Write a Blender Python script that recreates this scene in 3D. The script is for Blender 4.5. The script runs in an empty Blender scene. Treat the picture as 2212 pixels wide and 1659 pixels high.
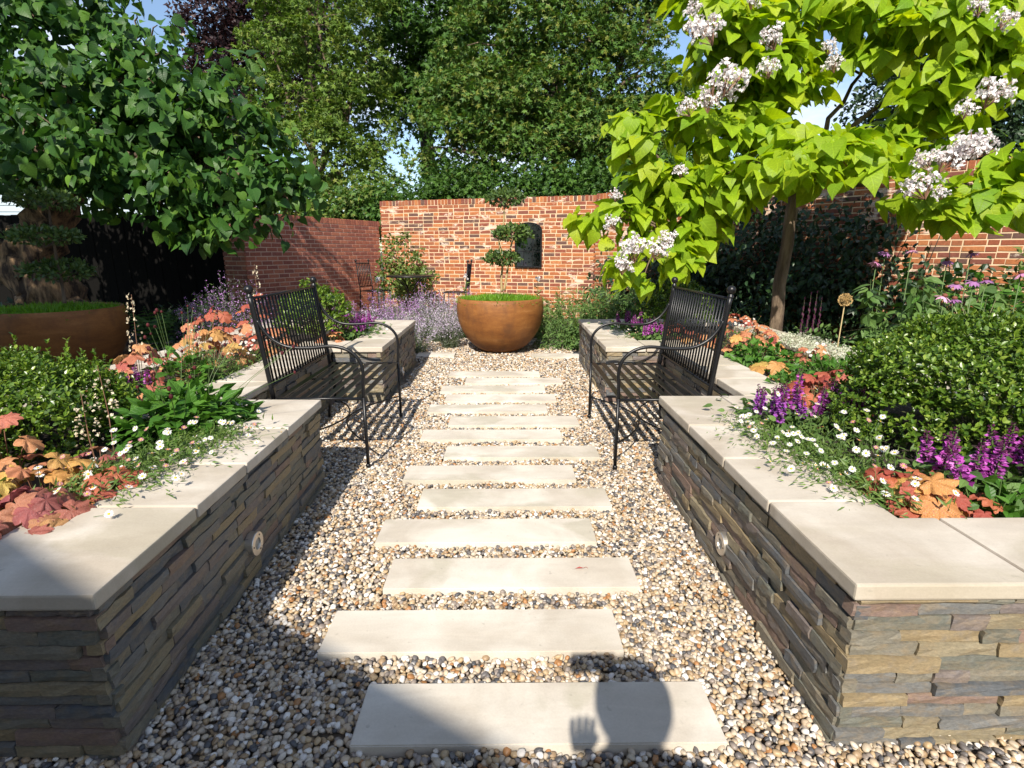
import bpy, bmesh, math, random
import numpy as np
from mathutils import Vector, Matrix, Euler

random.seed(7)
RNG = np.random.default_rng(11)
PI = math.pi
SC = bpy.context.scene
COL = SC.collection

# ---------------------------------------------------------------- camera
H = 1.35
FPX, CX, CY = 1170.0, 1106.0, 829.5          # measured on the photograph at 2212 px wide
PITCH = math.atan((CY - 542) / FPX)
YAW = math.atan(12 / FPX)
cam_d = bpy.data.cameras.new('camera')
cam = bpy.data.objects.new('camera', cam_d)
COL.objects.link(cam)
cam.location = (0, 0, H)
cam.rotation_euler = (PI / 2 - PITCH, 0, -YAW)
cam_d.sensor_width = 36
cam_d.lens = 36 * FPX / 2212
cam_d.clip_start = 0.02
cam_d.clip_end = 600
SC.camera = cam

# ---------------------------------------------------------------- sky, sun, exposure
SUN_AZ, SUN_EL = math.radians(11), math.radians(40)    # light travels towards +Y, a little to +X
to_sun = Vector((-math.sin(SUN_AZ) * math.cos(SUN_EL), -math.cos(SUN_AZ) * math.cos(SUN_EL), math.sin(SUN_EL)))
world = bpy.data.worlds.new('World')
SC.world = world
world.use_nodes = True
nt = world.node_tree
nt.nodes.clear()
n_out = nt.nodes.new('ShaderNodeOutputWorld')
n_bg = nt.nodes.new('ShaderNodeBackground')
n_sky = nt.nodes.new('ShaderNodeTexSky')
n_sky.sky_type = 'NISHITA'
n_sky.sun_disc = False
n_sky.sun_elevation = SUN_EL
n_sky.sun_rotation = math.atan2(to_sun.x, to_sun.y)
n_sky.air_density = 1.0
n_sky.dust_density = 0.6
n_sky.ozone_density = 1.5
n_bg.inputs['Strength'].default_value = 0.115
n_tc = nt.nodes.new('ShaderNodeTexCoord')
n_map = nt.nodes.new('ShaderNodeMapping')
n_map.inputs['Scale'].default_value = (1.6, 1.6, 4.0)
n_noise = nt.nodes.new('ShaderNodeTexNoise')
n_noise.inputs['Scale'].default_value = 2.2
n_noise.inputs['Detail'].default_value = 7
n_noise.inputs['Roughness'].default_value = 0.58
n_ramp = nt.nodes.new('ShaderNodeValToRGB')
n_ramp.color_ramp.elements[0].position = 0.50
n_ramp.color_ramp.elements[1].position = 0.72
n_mix = nt.nodes.new('ShaderNodeMix')
n_mix.data_type = 'RGBA'
n_mix.inputs['B'].default_value = (6.2, 6.5, 7.2, 1)
L = nt.links.new
L(n_tc.outputs['Generated'], n_map.inputs['Vector'])
L(n_map.outputs['Vector'], n_noise.inputs['Vector'])
L(n_noise.outputs['Fac'], n_ramp.inputs['Fac'])
L(n_ramp.outputs['Color'], n_mix.inputs['Factor'])
L(n_sky.outputs['Color'], n_mix.inputs['A'])
L(n_mix.outputs['Result'], n_bg.inputs['Color'])
L(n_bg.outputs['Background'], n_out.inputs['Surface'])

sun_d = bpy.data.lights.new('sun', 'SUN')
sun_d.energy = 5.0
sun_d.angle = math.radians(0.53)
sun_d.color = (1.0, 0.93, 0.82)
sun = bpy.data.objects.new('sun', sun_d)
COL.objects.link(sun)
sun.location = (-3, -8, 12)
sun.rotation_euler = to_sun.to_track_quat('Z', 'Y').to_euler()

SC.view_settings.view_transform = 'Standard'
SC.view_settings.look = 'None'
SC.view_settings.exposure = 0.72
SC.view_settings.gamma = 1
SC.view_settings.use_curve_mapping = False

# ---------------------------------------------------------------- helpers
_F = Vector((math.sin(YAW) * math.cos(PITCH), math.cos(YAW) * math.cos(PITCH), -math.sin(PITCH)))
_R = Vector((math.cos(YAW), -math.sin(YAW), 0))
_U = _R.cross(_F)


def ray(x, y):
    return _F + _R * ((x - CX) / FPX) + _U * ((CY - y) / FPX)


def at(x, y, z=0.0):
    """world point at height z seen at photo pixel x, y (2212 px wide)"""
    d = ray(x, y)
    t = (z - H) / d.z
    return Vector((d.x * t, d.y * t, z))


def dep(x, y, Y):
    """world point at distance Y along the garden seen at photo pixel x, y"""
    d = ray(x, y)
    t = Y / d.y
    return Vector((d.x * t, Y, H + d.z * t))


def tag(o, label=None, cat=None, group=None, kind=None):
    if label: o['label'] = label
    if cat: o['category'] = cat
    if group: o['group'] = group
    if kind: o['kind'] = kind
    return o


def empty(name, loc, label, cat, group=None, rz=0):
    o = bpy.data.objects.new(name, None)
    COL.objects.link(o)
    o.location = loc
    o.rotation_euler = (0, 0, rz)
    o.empty_display_size = 0.1
    return tag(o, label, cat, group)


def link(name, me, parent=None, kind=None):
    o = bpy.data.objects.new(name, me)
    COL.objects.link(o)
    if parent is not None:
        o.parent = parent
    if kind:
        o['kind'] = kind
    return o


def np_mesh(name, V, loops, sizes, mats, smooth=False, mat_idx=None, leaf=None):
    me = bpy.data.meshes.new(name)
    V = np.ascontiguousarray(V, dtype=np.float32)
    me.vertices.add(len(V))
    me.vertices.foreach_set('co', V.ravel())
    loops = np.ascontiguousarray(loops, dtype=np.int32)
    sizes = np.ascontiguousarray(sizes, dtype=np.int32)
    me.loops.add(len(loops))
    me.loops.foreach_set('vertex_index', loops)
    me.polygons.add(len(sizes))
    starts = np.zeros(len(sizes), np.int32)
    starts[1:] = np.cumsum(sizes)[:-1]
    me.polygons.foreach_set('loop_start', starts)
    try:
        me.polygons.foreach_set('loop_total', sizes)
    except Exception:
        pass
    me.polygons.foreach_set('use_smooth', np.full(len(sizes), bool(smooth)))
    if mat_idx is not None:
        me.polygons.foreach_set('material_index', np.ascontiguousarray(mat_idx, dtype=np.int32))
    for m in (mats if isinstance(mats, (list, tuple)) else [mats]):
        me.materials.append(m)
    if leaf is not None:
        a = me.attributes.new('leaf', 'FLOAT_VECTOR', 'POINT')
        a.data.foreach_set('vector', np.ascontiguousarray(leaf, dtype=np.float32).ravel())
    me.update(calc_edges=True)
    return me


class MB:
    """collects pieces of geometry for ONE mesh"""
    def __init__(self):
        self.v, self.l, self.s, self.m, self.n = [], [], [], [], 0
        self.t = []

    def add(self, V, F, mi=0):
        V = np.asarray(V, float).reshape(-1, 3)
        self.v.append(V)
        self.t.append(V.copy())
        for f in F:
            self.l.extend(i + self.n for i in f)
            self.s.append(len(f))
            self.m.append(mi)
        self.n += len(V)
        return self

    def cloud(self, T, pos, R, s, mi=0):
        """copies of template T=(verts, faces) at pos (N,3) with rotations R (N,3,3) and sizes s (N,) or (N,3)"""
        tv, tf = np.asarray(T[0], float), T[1]
        N, k = len(pos), len(tv)
        if N == 0:
            return self
        s = np.asarray(s, float)
        if s.ndim == 1:
            s = s[:, None]
        loc = tv[None] * s[:, None, :]
        V = np.einsum('nij,nkj->nki', R, loc) + np.asarray(pos)[:, None, :]
        self.v.append(V.reshape(-1, 3))
        self.t.append(np.tile(tv, (N, 1)))
        tl = np.array([i for f in tf for i in f], np.int64)
        ts = np.array([len(f) for f in tf], np.int64)
        off = self.n + np.arange(N)[:, None] * k
        self.l.extend((tl[None] + off).ravel().tolist())
        self.s.extend(np.tile(ts, N).tolist())
        self.m.extend([mi] * (len(ts) * N))
        self.n += N * k
        return self

    def box(self, c, d, rz=0.0, mi=0):
        x, y, z = d[0] / 2, d[1] / 2, d[2] / 2
        P = np.array([(-x, -y, -z), (x, -y, -z), (x, y, -z), (-x, y, -z), (-x, -y, z), (x, -y, z), (x, y, z), (-x, y, z)])
        if rz:
            ca, sa = math.cos(rz), math.sin(rz)
            P = P @ np.array([(ca, sa, 0), (-sa, ca, 0), (0, 0, 1)])
        return self.add(P + np.array(c), [(0, 3, 2, 1), (4, 5, 6, 7), (0, 1, 5, 4), (1, 2, 6, 5), (2, 3, 7, 6), (3, 0, 4, 7)], mi)

    def tube(self, pts, rad, n=8, cap=True, mi=0):
        pts = [Vector(p) for p in pts]
        if not hasattr(rad, '__len__'):
            rad = [rad] * len(pts)
        V, F = [], []
        t0 = (pts[1] - pts[0]).normalized()
        u = t0.orthogonal().normalized()
        for i, p in enumerate(pts):
            a = pts[max(i - 1, 0)]
            b = pts[min(i + 1, len(pts) - 1)]
            t = (b - a).normalized() if (b - a).length > 1e-9 else t0
            u = (u - t * u.dot(t))
            u = u.normalized() if u.length > 1e-6 else t.orthogonal().normalized()
            w = t.cross(u)
            for k in range(n):
                an = 2 * PI * k / n
                V.append(p + (u * math.cos(an) + w * math.sin(an)) * rad[i])
        for i in range(len(pts) - 1):
            for k in range(n):
                k2 = (k + 1) % n
                F.append((i * n + k, i * n + k2, (i + 1) * n + k2, (i + 1) * n + k))
        if cap:
            F.append(tuple(reversed(range(n))))
            F.append(tuple((len(pts) - 1) * n + k for k in range(n)))
        return self.add(V, F, mi)

    def lathe(self, prof, n=24, c=(0, 0, 0), mi=0):
        V, F = [], []
        for r, z in prof:
            for k in range(n):
                a = 2 * PI * k / n
                V.append((c[0] + r * math.cos(a), c[1] + r * math.sin(a), c[2] + z))
        for i in range(len(prof) - 1):
            for k in range(n):
                k2 = (k + 1) % n
                F.append((i * n + k, i * n + k2, (i + 1) * n + k2, (i + 1) * n + k))
        return self.add(V, F, mi)

    def ball(self, c, r, n=12, m=8, mi=0, sz=1.0):
        return self.lathe([(max(r * math.sin(PI * i / m), 1e-4), -r * sz * math.cos(PI * i / m)) for i in range(m + 1)], n, c, mi)

    def mesh(self, name, mats, smooth=False):
        return np_mesh(name, np.concatenate(self.v) if self.v else np.zeros((0, 3)), self.l, self.s, mats, smooth, self.m, np.concatenate(self.t) if self.t else None)

    def build(self, name, mats, parent=None, smooth=False, kind=None):
        return link(name, self.mesh(name, mats, smooth), parent, kind)


def bez(P, n=12):
    """smooth polyline through the points P (Catmull-Rom)"""
    P = [Vector(p) for p in P]
    Q = [P[0] * 2 - P[1]] + P + [P[-1] * 2 - P[-2]]
    out = []
    for i in range(1, len(Q) - 2):
        for k in range(n):
            t = k / n
            a, b, c, d = Q[i - 1], Q[i], Q[i + 1], Q[i + 2]
            out.append(0.5 * ((2 * b) + (c - a) * t + (2 * a - 5 * b + 4 * c - d) * t * t + (3 * b - a - 3 * c + d) * t ** 3))
    out.append(P[-1])
    return out


def unit(A):
    return A / np.maximum(np.linalg.norm(A, axis=-1, keepdims=True), 1e-9)


def frames(axis, normal):
    """rotation matrices whose columns are side, axis (leaf y), normal (leaf z)"""
    a = unit(np.asarray(axis, float))
    n = np.asarray(normal, float)
    n = n - a * (a * n).sum(-1, keepdims=True)
    n = unit(n)
    s = np.cross(a, n)
    return np.stack([s, a, n], axis=-1)


def rand_dirs(n, rng=RNG):
    return unit(rng.normal(size=(n, 3)))


# ---------------------------------------------------------------- materials
def new_mat(name):
    m = bpy.data.materials.new(name)
    m.use_nodes = True
    t = m.node_tree
    for n in list(t.nodes):
        t.nodes.remove(n)
    out = t.nodes.new('ShaderNodeOutputMaterial')
    b = t.nodes.new('ShaderNodeBsdfPrincipled')
    t.links.new(b.outputs[0], out.inputs['Surface'])
    return m, t, b, out


def N(t, kind, **kw):
    n = t.nodes.new(kind)
    for k, v in kw.items():
        if k in n.inputs:
            n.inputs[k].default_value = v
        else:
            setattr(n, k, v)
    return n


def ramp(t, fac, stops, mode='LINEAR'):
    r = t.nodes.new('ShaderNodeValToRGB')
    r.color_ramp.interpolation = mode
    e = r.color_ramp.elements
    while len(e) < len(stops):
        e.new(0.5)
    for i, (p, c) in enumerate(stops):
        e[i].position = p
        e[i].color = (c[0], c[1], c[2], 1)
    t.links.new(fac, r.inputs['Fac'])
    return r.outputs['Color']


def even(cols):
    k = len(cols)
    return [(i / max(k - 1, 1), c) for i, c in enumerate(cols)]


def piece_random(t):
    """a random number per object and per loose piece"""
    oi = t.nodes.new('ShaderNodeObjectInfo')
    g = t.nodes.new('ShaderNodeNewGeometry')
    a = N(t, 'ShaderNodeMath', operation='ADD')
    t.links.new(oi.outputs['Random'], a.inputs[0])
    t.links.new(g.outputs['Random Per Island'], a.inputs[1])
    f = N(t, 'ShaderNodeMath', operation='FRACT')
    t.links.new(a.outputs[0], f.inputs[0])
    return f.outputs[0]


def mixc(t, fac, a, b, blend='MIX'):
    m = t.nodes.new('ShaderNodeMix')
    m.data_type = 'RGBA'
    m.blend_type = blend
    for s, v in (('Factor', fac), ('A', a), ('B', b)):
        if hasattr(v, 'is_linked') or hasattr(v, 'links'):
            t.links.new(v, m.inputs[s])
        else:
            m.inputs[s].default_value = v if s == 'Factor' else (v[0], v[1], v[2], 1)
    return m.outputs['Result']


def noise(t, scale, detail=4, rough=0.55, vec=None, out='Fac', dist=0.0):
    n = N(t, 'ShaderNodeTexNoise', Scale=scale, Detail=detail, Roughness=rough, Distortion=dist)
    if vec is not None:
        t.links.new(vec, n.inputs['Vector'])
    return n.outputs[out]


def bump(t, b, height, strength=0.3, dist=0.01):
    n = N(t, 'ShaderNodeBump', Strength=strength, Distance=dist)
    t.links.new(height, n.inputs['Height'])
    t.links.new(n.outputs[0], b.inputs['Normal'])


def obj_vec(t, scale=(1, 1, 1), jitter=True, coord='Object'):
    """object coordinates, shifted by a random amount per object so that alike pieces differ"""
    tc = t.nodes.new('ShaderNodeTexCoord')
    mp = N(t, 'ShaderNodeMapping')
    mp.inputs['Scale'].default_value = scale
    t.links.new(tc.outputs[coord], mp.inputs['Vector'])
    if jitter:
        r = piece_random(t)
        m = N(t, 'ShaderNodeMath', operation='MULTIPLY')
        m.inputs[1].default_value = 37.0
        t.links.new(r, m.inputs[0])
        t.links.new(m.outputs[0], mp.inputs['Location'])
    return mp.outputs['Vector']


def simple_mat(name, col, rough=0.6, metal=0.0, spec=0.5):
    m, t, b, o = new_mat(name)
    b.inputs['Base Color'].default_value = (*col, 1)
    b.inputs['Roughness'].default_value = rough
    b.inputs['Metallic'].default_value = metal
    b.inputs['Specular IOR Level'].default_value = spec
    return m


def leaf_mat(name, cols, trans=0.3, rough=0.5, tcol=None, spec=0.4, veins=False):
    """foliage: colour varies from leaf to leaf, part of the light shines through"""
    m, t, b, out = new_mat(name)
    c = ramp(t, piece_random(t), even(cols))
    nz = noise(t, 14, 3, vec=obj_vec(t, jitter=False))
    c2 = mixc(t, 0.35, c, ramp(t, nz, [(0.3, (0.55, 0.55, 0.55)), (0.7, (1.25, 1.25, 1.25))]), 'MULTIPLY')
    if veins:
        at_ = N(t, 'ShaderNodeAttribute', attribute_name='leaf')
        sx = t.nodes.new('ShaderNodeSeparateXYZ')
        t.links.new(at_.outputs['Vector'], sx.inputs[0])
        def mth(op, a, b_=None):
            n = N(t, 'ShaderNodeMath', operation=op)
            for i, q in enumerate((a, b_)):
                if q is None: continue
                if isinstance(q, (int, float)): n.inputs[i].default_value = q
                else: t.links.new(q, n.inputs[i])
            return n.outputs[0]
        ax = mth('ABSOLUTE', sx.outputs['X'])
        side = mth('SINE', mth('MULTIPLY', mth('SUBTRACT', sx.outputs['Y'], mth('MULTIPLY', ax, 0.75)), 34.0))
        side = mth('POWER', mth('MULTIPLY', mth('ADD', side, 1.0), 0.5), 9.0)
        mid = mth('SUBTRACT', 1.0, mth('MINIMUM', mth('MULTIPLY', ax, 32.0), 1.0))
        vein = mth('MAXIMUM', mth('MULTIPLY', side, 0.55), mid)
        c2 = mixc(t, mth('MULTIPLY', vein, 0.6), c2, mixc(t, 1.0, c2, (1.6, 1.5, 1.7), 'MULTIPLY'))
        blem = noise(t, 9, 5, 0.7, obj_vec(t, (1, 1, 1)))
        c2 = mixc(t, ramp(t, blem, [(0.62, (0, 0, 0)), (0.74, (0.45, 0.45, 0.45))]), c2, (0.16, 0.14, 0.03))
        bump(t, b, mth('SUBTRACT', 0.0, vein), 0.35, 0.004)
    t.links.new(c2, b.inputs['Base Color'])
    b.inputs['Roughness'].default_value = rough
    b.inputs['Specular IOR Level'].default_value = spec
    tr = t.nodes.new('ShaderNodeBsdfTranslucent')
    tc = mixc(t, 1.0, c2, tcol or (1.3, 1.35, 0.6), 'MULTIPLY')
    t.links.new(tc, tr.inputs['Color'])
    mx = t.nodes.new('ShaderNodeMixShader')
    mx.inputs[0].default_value = trans
    t.links.new(b.outputs[0], mx.inputs[1])
    t.links.new(tr.outputs[0], mx.inputs[2])
    t.links.new(mx.outputs[0], out.inputs['Surface'])
    return m


def bark_mat(name, c1, c2, scale=9):
    m, t, b, o = new_mat(name)
    v = obj_vec(t, (1, 1, 0.22), jitter=False)
    nz = noise(t, scale, 7, 0.65, v)
    t.links.new(ramp(t, nz, [(0.42, c1), (0.62, c2)]), b.inputs['Base Color'])
    b.inputs['Roughness'].default_value = 0.9
    bump(t, b, noise(t, scale * 1.6, 7, 0.75, v), 1.0, 0.05)
    return m


M = {}

# pale sandstone of copings and planks: beige clouds, damp olive patches, fine grain
def stone_mat(name, base, pale, damp, damp_amount):
    m, t, b, o = new_mat(name)
    v = obj_vec(t, (1, 1, 1))
    big = noise(t, 2.6, 4, 0.5, v, dist=0.6)
    c = mixc(t, ramp(t, big, [(0.38, (0, 0, 0)), (0.62, (1, 1, 1))]), base, pale)
    v2 = obj_vec(t, (1, 1.3, 1))
    stain = noise(t, 1.9, 6, 0.5, v2, dist=0.7)
    c = mixc(t, ramp(t, stain, [(damp_amount, (0, 0, 0)), (damp_amount + 0.10, (0.75, 0.75, 0.75))]), c, damp)
    c = mixc(t, 0.45, c, ramp(t, noise(t, 7, 7, 0.62, obj_vec(t, (0.5, 1.8, 1)), dist=0.8), [(0.3, (0.82, 0.80, 0.78)), (0.7, (1.14, 1.13, 1.12))]), 'MULTIPLY')
    grain = noise(t, 160, 3, 0.6, v)
    c = mixc(t, 0.22, c, ramp(t, grain, [(0.3, (0.72, 0.70, 0.67)), (0.7, (1.12, 1.12, 1.12))]), 'MULTIPLY')
    spots = noise(t, 38, 2, 0.5, v)
    c = mixc(t, ramp(t, spots, [(0.70, (0, 0, 0)), (0.78, (0.55, 0.55, 0.55))]), c, (0.30, 0.27, 0.22))
    t.links.new(c, b.inputs['Base Color'])
    b.inputs['Roughness'].default_value = 0.72
    bump(t, b, noise(t, 45, 6, 0.65, v), 0.16, 0.004)
    return m


M['coping'] = stone_mat('coping_sandstone', (0.41, 0.355, 0.285), (0.55, 0.50, 0.43), (0.385, 0.34, 0.26), 0.54)
M['plank'] = stone_mat('plank_sandstone', (0.47, 0.42, 0.35), (0.60, 0.56, 0.49), (0.40, 0.365, 0.285), 0.53)

m, t, b, o = new_mat('joint_mortar')
t.links.new(ramp(t, noise(t, 30, 4), [(0.3, (0.17, 0.10, 0.06)), (0.7, (0.26, 0.17, 0.11))]), b.inputs['Base Color'])
b.inputs['Roughness'].default_value = 0.95
M['joint'] = m

# split slate slips
m, t, b, o = new_mat('slate_slip')
r = piece_random(t)
c = ramp(t, r, [(0.0, (0.085, 0.092, 0.10)), (0.14, (0.13, 0.13, 0.125)), (0.28, (0.17, 0.155, 0.12)), (0.42, (0.215, 0.18, 0.115)), (0.55, (0.15, 0.125, 0.115)),
                (0.66, (0.12, 0.122, 0.10)), (0.78, (0.24, 0.185, 0.105)), (0.88, (0.185, 0.125, 0.10)), (1.0, (0.10, 0.105, 0.115))], 'CONSTANT')
v = obj_vec(t, (1, 1, 2.2))
n1 = noise(t, 16, 6, 0.62, v, dist=0.8)
c = mixc(t, ramp(t, n1, [(0.46, (0, 0, 0)), (0.70, (0.5, 0.5, 0.5))]), c, (0.24, 0.17, 0.09))
n2 = noise(t, 22, 5, 0.6, obj_vec(t, (1.3, 1.3, 1.3)))
c = mixc(t, ramp(t, n2, [(0.5, (0, 0, 0)), (0.74, (0.35, 0.35, 0.35))]), c, (0.14, 0.14, 0.145))
c = mixc(t, 0.75, c, ramp(t, noise(t, 85, 5, 0.7, v), [(0.3, (0.62, 0.62, 0.62)), (0.7, (1.3, 1.3, 1.3))]), 'MULTIPLY')
t.links.new(c, b.inputs['Base Color'])
b.inputs['Roughness'].default_value = 0.62
bump(t, b, noise(t, 34, 8, 0.7, v), 0.45, 0.005)
M['slate'] = m
M['core'] = simple_mat('wall_core', (0.035, 0.033, 0.032), 0.95)

# pebbles
m, t, b, o = new_mat('pebble')
oi = t.nodes.new('ShaderNodeObjectInfo')
c = ramp(t, oi.outputs['Random'], [(0.0, (0.42, 0.35, 0.26)), (0.13, (0.53, 0.47, 0.39)), (0.24, (0.29, 0.20, 0.115)), (0.33, (0.46, 0.36, 0.25)), (0.45, (0.07, 0.07, 0.075)),
                                   (0.52, (0.62, 0.58, 0.53)), (0.61, (0.24, 0.20, 0.17)), (0.70, (0.40, 0.29, 0.165)), (0.79, (0.46, 0.38, 0.29)), (0.84, (0.13, 0.118, 0.115)), (0.92, (0.70, 0.67, 0.62)), (0.965, (0.33, 0.16, 0.06))], 'CONSTANT')
v = obj_vec(t, (1, 1, 1), jitter=False)
c = mixc(t, 0.55, c, ramp(t, noise(t, 60, 4, 0.6, v), [(0.3, (0.66, 0.62, 0.58)), (0.7, (1.22, 1.22, 1.22))]), 'MULTIPLY')
t.links.new(c, b.inputs['Base Color'])
b.inputs['Roughness'].default_value = 0.5
M['pebble'] = m

m, t, b, o = new_mat('sandy_bed')
t.links.new(ramp(t, noise(t, 90, 5, 0.7), [(0.3, (0.09, 0.07, 0.05)), (0.7, (0.26, 0.21, 0.16))]), b.inputs['Base Color'])
b.inputs['Roughness'].default_value = 0.95
M['bed'] = m
m, t, b, o = new_mat('soil')
t.links.new(ramp(t, noise(t, 24, 8, 0.7), [(0.3, (0.012, 0.009, 0.006)), (0.7, (0.045, 0.032, 0.022))]), b.inputs['Base Color'])
b.inputs['Roughness'].default_value = 0.95
bump(t, b, noise(t, 40, 6, 0.7), 0.9, 0.02)
M['soil'] = m
m, t, b, o = new_mat('lawn_ground')
t.links.new(ramp(t, noise(t, 3, 8, 0.7), [(0.3, (0.03, 0.045, 0.015)), (0.7, (0.07, 0.075, 0.03))]), b.inputs['Base Color'])
b.inputs['Roughness'].default_value = 0.95
M['ground'] = m

# rusted steel bowl
m, t, b, o = new_mat('rusted_steel')
v = obj_vec(t, (1, 1, 3.5), jitter=False)
c = ramp(t, noise(t, 2.6, 8, 0.66, v, dist=0.3), [(0.28, (0.12, 0.043, 0.013)), (0.45, (0.20, 0.075, 0.018)), (0.58, (0.245, 0.098, 0.024)), (0.75, (0.32, 0.15, 0.05))])
c = mixc(t, 0.55, c, ramp(t, noise(t, 70, 5, 0.7), [(0.3, (0.68, 0.66, 0.64)), (0.7, (1.2, 1.2, 1.2))]), 'MULTIPLY')
c = mixc(t, ramp(t, noise(t, 5, 5, 0.6, obj_vec(t, (1, 1, 0.5), jitter=False)), [(0.50, (0, 0, 0)), (0.70, (0.8, 0.8, 0.8))]), c, (0.11, 0.045, 0.018))
t.links.new(c, b.inputs['Base Color'])
b.inputs['Roughness'].default_value = 0.62
b.inputs['Specular IOR Level'].default_value = 0.35
bump(t, b, noise(t, 120, 5, 0.7), 0.18, 0.004)
M['rust'] = m


def brick_mat(name, cols, white, wl):
    m, t, b, o = new_mat(name)
    c = ramp(t, piece_random(t), even(cols), 'CONSTANT')
    tc = t.nodes.new('ShaderNodeNewGeometry')
    p = tc.outputs['Position']
    c = mixc(t, 0.7, c, ramp(t, noise(t, 28, 6, 0.65, p), [(0.3, (0.62, 0.62, 0.62)), (0.7, (1.25, 1.25, 1.25))]), 'MULTIPLY')
    if white:      # lime bloom and mortar smears
        mp = N(t, 'ShaderNodeMapping')
        mp.inputs['Scale'].default_value = (1, 1, 2.4)
        t.links.new(p, mp.inputs['Vector'])
        c = mixc(t, ramp(t, noise(t, 2.3, 6, 0.72, mp.outputs[0], dist=0.5), [(wl, (0, 0, 0)), (wl + 0.06, (0.85, 0.85, 0.85))]), c, (0.60, 0.49, 0.40))
    t.links.new(c, b.inputs['Base Color'])
    b.inputs['Roughness'].default_value = 0.85
    bump(t, b, noise(t, 60, 6, 0.7, p), 0.6, 0.008)
    return m


M['old_brick'] = brick_mat('old_brick', [(0.279, 0.080, 0.028), (0.230, 0.062, 0.026), (0.344, 0.116, 0.036), (0.172, 0.053, 0.033), (0.312, 0.096, 0.031), (0.107, 0.052, 0.038), (0.262, 0.086, 0.035), (0.369, 0.136, 0.045), (0.213, 0.059, 0.030), (0.295, 0.084, 0.030)], True, 0.565)
M['new_brick'] = brick_mat('new_brick', [(0.34, 0.115, 0.068), (0.29, 0.095, 0.06), (0.39, 0.14, 0.08), (0.25, 0.085, 0.06), (0.36, 0.12, 0.07)], False, 0.7)


def mortar_mat(name, c1, c2):
    m, t, b, o = new_mat(name)
    t.links.new(ramp(t, noise(t, 18, 6, 0.7), [(0.3, c1), (0.7, c2)]), b.inputs['Base Color'])
    b.inputs['Roughness'].default_value = 0.95
    bump(t, b, noise(t, 70, 5, 0.7), 0.5, 0.006)
    return m


M['cream_mortar'] = mortar_mat('cream_mortar', (0.50, 0.36, 0.22), (0.66, 0.50, 0.34))
M['grey_mortar'] = mortar_mat('grey_mortar', (0.46, 0.31, 0.23), (0.58, 0.42, 0.33))

m, t, b, o = new_mat('black_iron')
b.inputs['Base Color'].default_value = (0.007, 0.007, 0.008, 1)
b.inputs['Roughness'].default_value = 0.36
b.inputs['Specular IOR Level'].default_value = 0.38
bump(t, b, noise(t, 220, 4, 0.6), 0.12, 0.002)
M['iron'] = m
M['steel'] = simple_mat('brushed_steel', (0.62, 0.58, 0.52), 0.35, 0.85)
M['lens'] = simple_mat('frosted_lens', (0.22, 0.23, 0.22), 0.15, 0.0, 0.7)
M['mirror'] = simple_mat('mirror_glass', (0.75, 0.78, 0.78), 0.01, 1.0)
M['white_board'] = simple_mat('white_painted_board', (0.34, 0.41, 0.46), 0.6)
M['dark_fence'] = simple_mat('shade_black_timber', (0.006, 0.0055, 0.005), 0.9, 0, 0.08)  # near-black base colour has the deep shade under the tree put into it
M['bark'] = bark_mat('grey_brown_bark', (0.09, 0.06, 0.038), (0.24, 0.175, 0.115))
M['old_bark'] = bark_mat('flaking_bark', (0.035, 0.02, 0.012), (0.36, 0.23, 0.12), 10)
M['dark_bark'] = bark_mat('dark_bark', (0.03, 0.022, 0.016), (0.10, 0.08, 0.06))
M['twig'] = simple_mat('green_twig', (0.10, 0.11, 0.04), 0.7)
M['stem'] = simple_mat('flower_stem', (0.07, 0.12, 0.03), 0.6)
M['redstem'] = simple_mat('red_brown_stem', (0.20, 0.10, 0.06), 0.6)
M['palestem'] = simple_mat('straw_stem', (0.36, 0.27, 0.13), 0.7)

M['catalpa'] = leaf_mat('catalpa_leaf', [(0.22, 0.37, 0.014), (0.31, 0.44, 0.016), (0.25, 0.40, 0.018), (0.37, 0.46, 0.018), (0.17, 0.32, 0.018)], 0.5, 0.5, (1.4, 1.3, 0.3), 0.3, True)
M['mulberry'] = leaf_mat('mulberry_leaf', [(0.024, 0.070, 0.016), (0.045, 0.120, 0.02), (0.030, 0.085, 0.02), (0.11, 0.22, 0.026), (0.020, 0.058, 0.018), (0.06, 0.145, 0.02), (0.034, 0.095, 0.02)], 0.3, 0.45, None, 0.22, True)
M['maple'] = leaf_mat('maple_leaf', [(0.045, 0.105, 0.018), (0.07, 0.145, 0.024), (0.10, 0.19, 0.026), (0.05, 0.115, 0.022), (0.19, 0.21, 0.035), (0.042, 0.10, 0.02)], 0.25, 0.5, None, 0.28)
M['darkmaple'] = leaf_mat('dark_maple_leaf', [(0.032, 0.085, 0.014), (0.055, 0.125, 0.02), (0.08, 0.165, 0.022), (0.028, 0.07, 0.016)], 0.25, 0.5, None, 0.28)
M['birch'] = leaf_mat('pale_leaf', [(0.085, 0.155, 0.024), (0.12, 0.20, 0.03), (0.16, 0.24, 0.036), (0.065, 0.125, 0.024), (0.20, 0.235, 0.045)], 0.3, 0.55, None, 0.25)
M['beech'] = leaf_mat('copper_beech_leaf', [(0.035, 0.016, 0.018), (0.05, 0.024, 0.026), (0.028, 0.014, 0.018), (0.065, 0.04, 0.04)], 0.15, 0.4, (1.2, 0.7, 0.7))
M['yew'] = leaf_mat('dark_needle', [(0.014, 0.032, 0.012), (0.022, 0.048, 0.016), (0.03, 0.06, 0.02), (0.012, 0.027, 0.012)], 0.12, 0.45)
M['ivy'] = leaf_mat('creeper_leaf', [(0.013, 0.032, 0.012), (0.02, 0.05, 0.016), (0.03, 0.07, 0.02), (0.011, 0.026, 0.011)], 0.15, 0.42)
M['climber'] = leaf_mat('climber_leaf', [(0.09, 0.15, 0.03), (0.13, 0.19, 0.04), (0.17, 0.21, 0.055), (0.075, 0.13, 0.03)], 0.3, 0.45)
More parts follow.
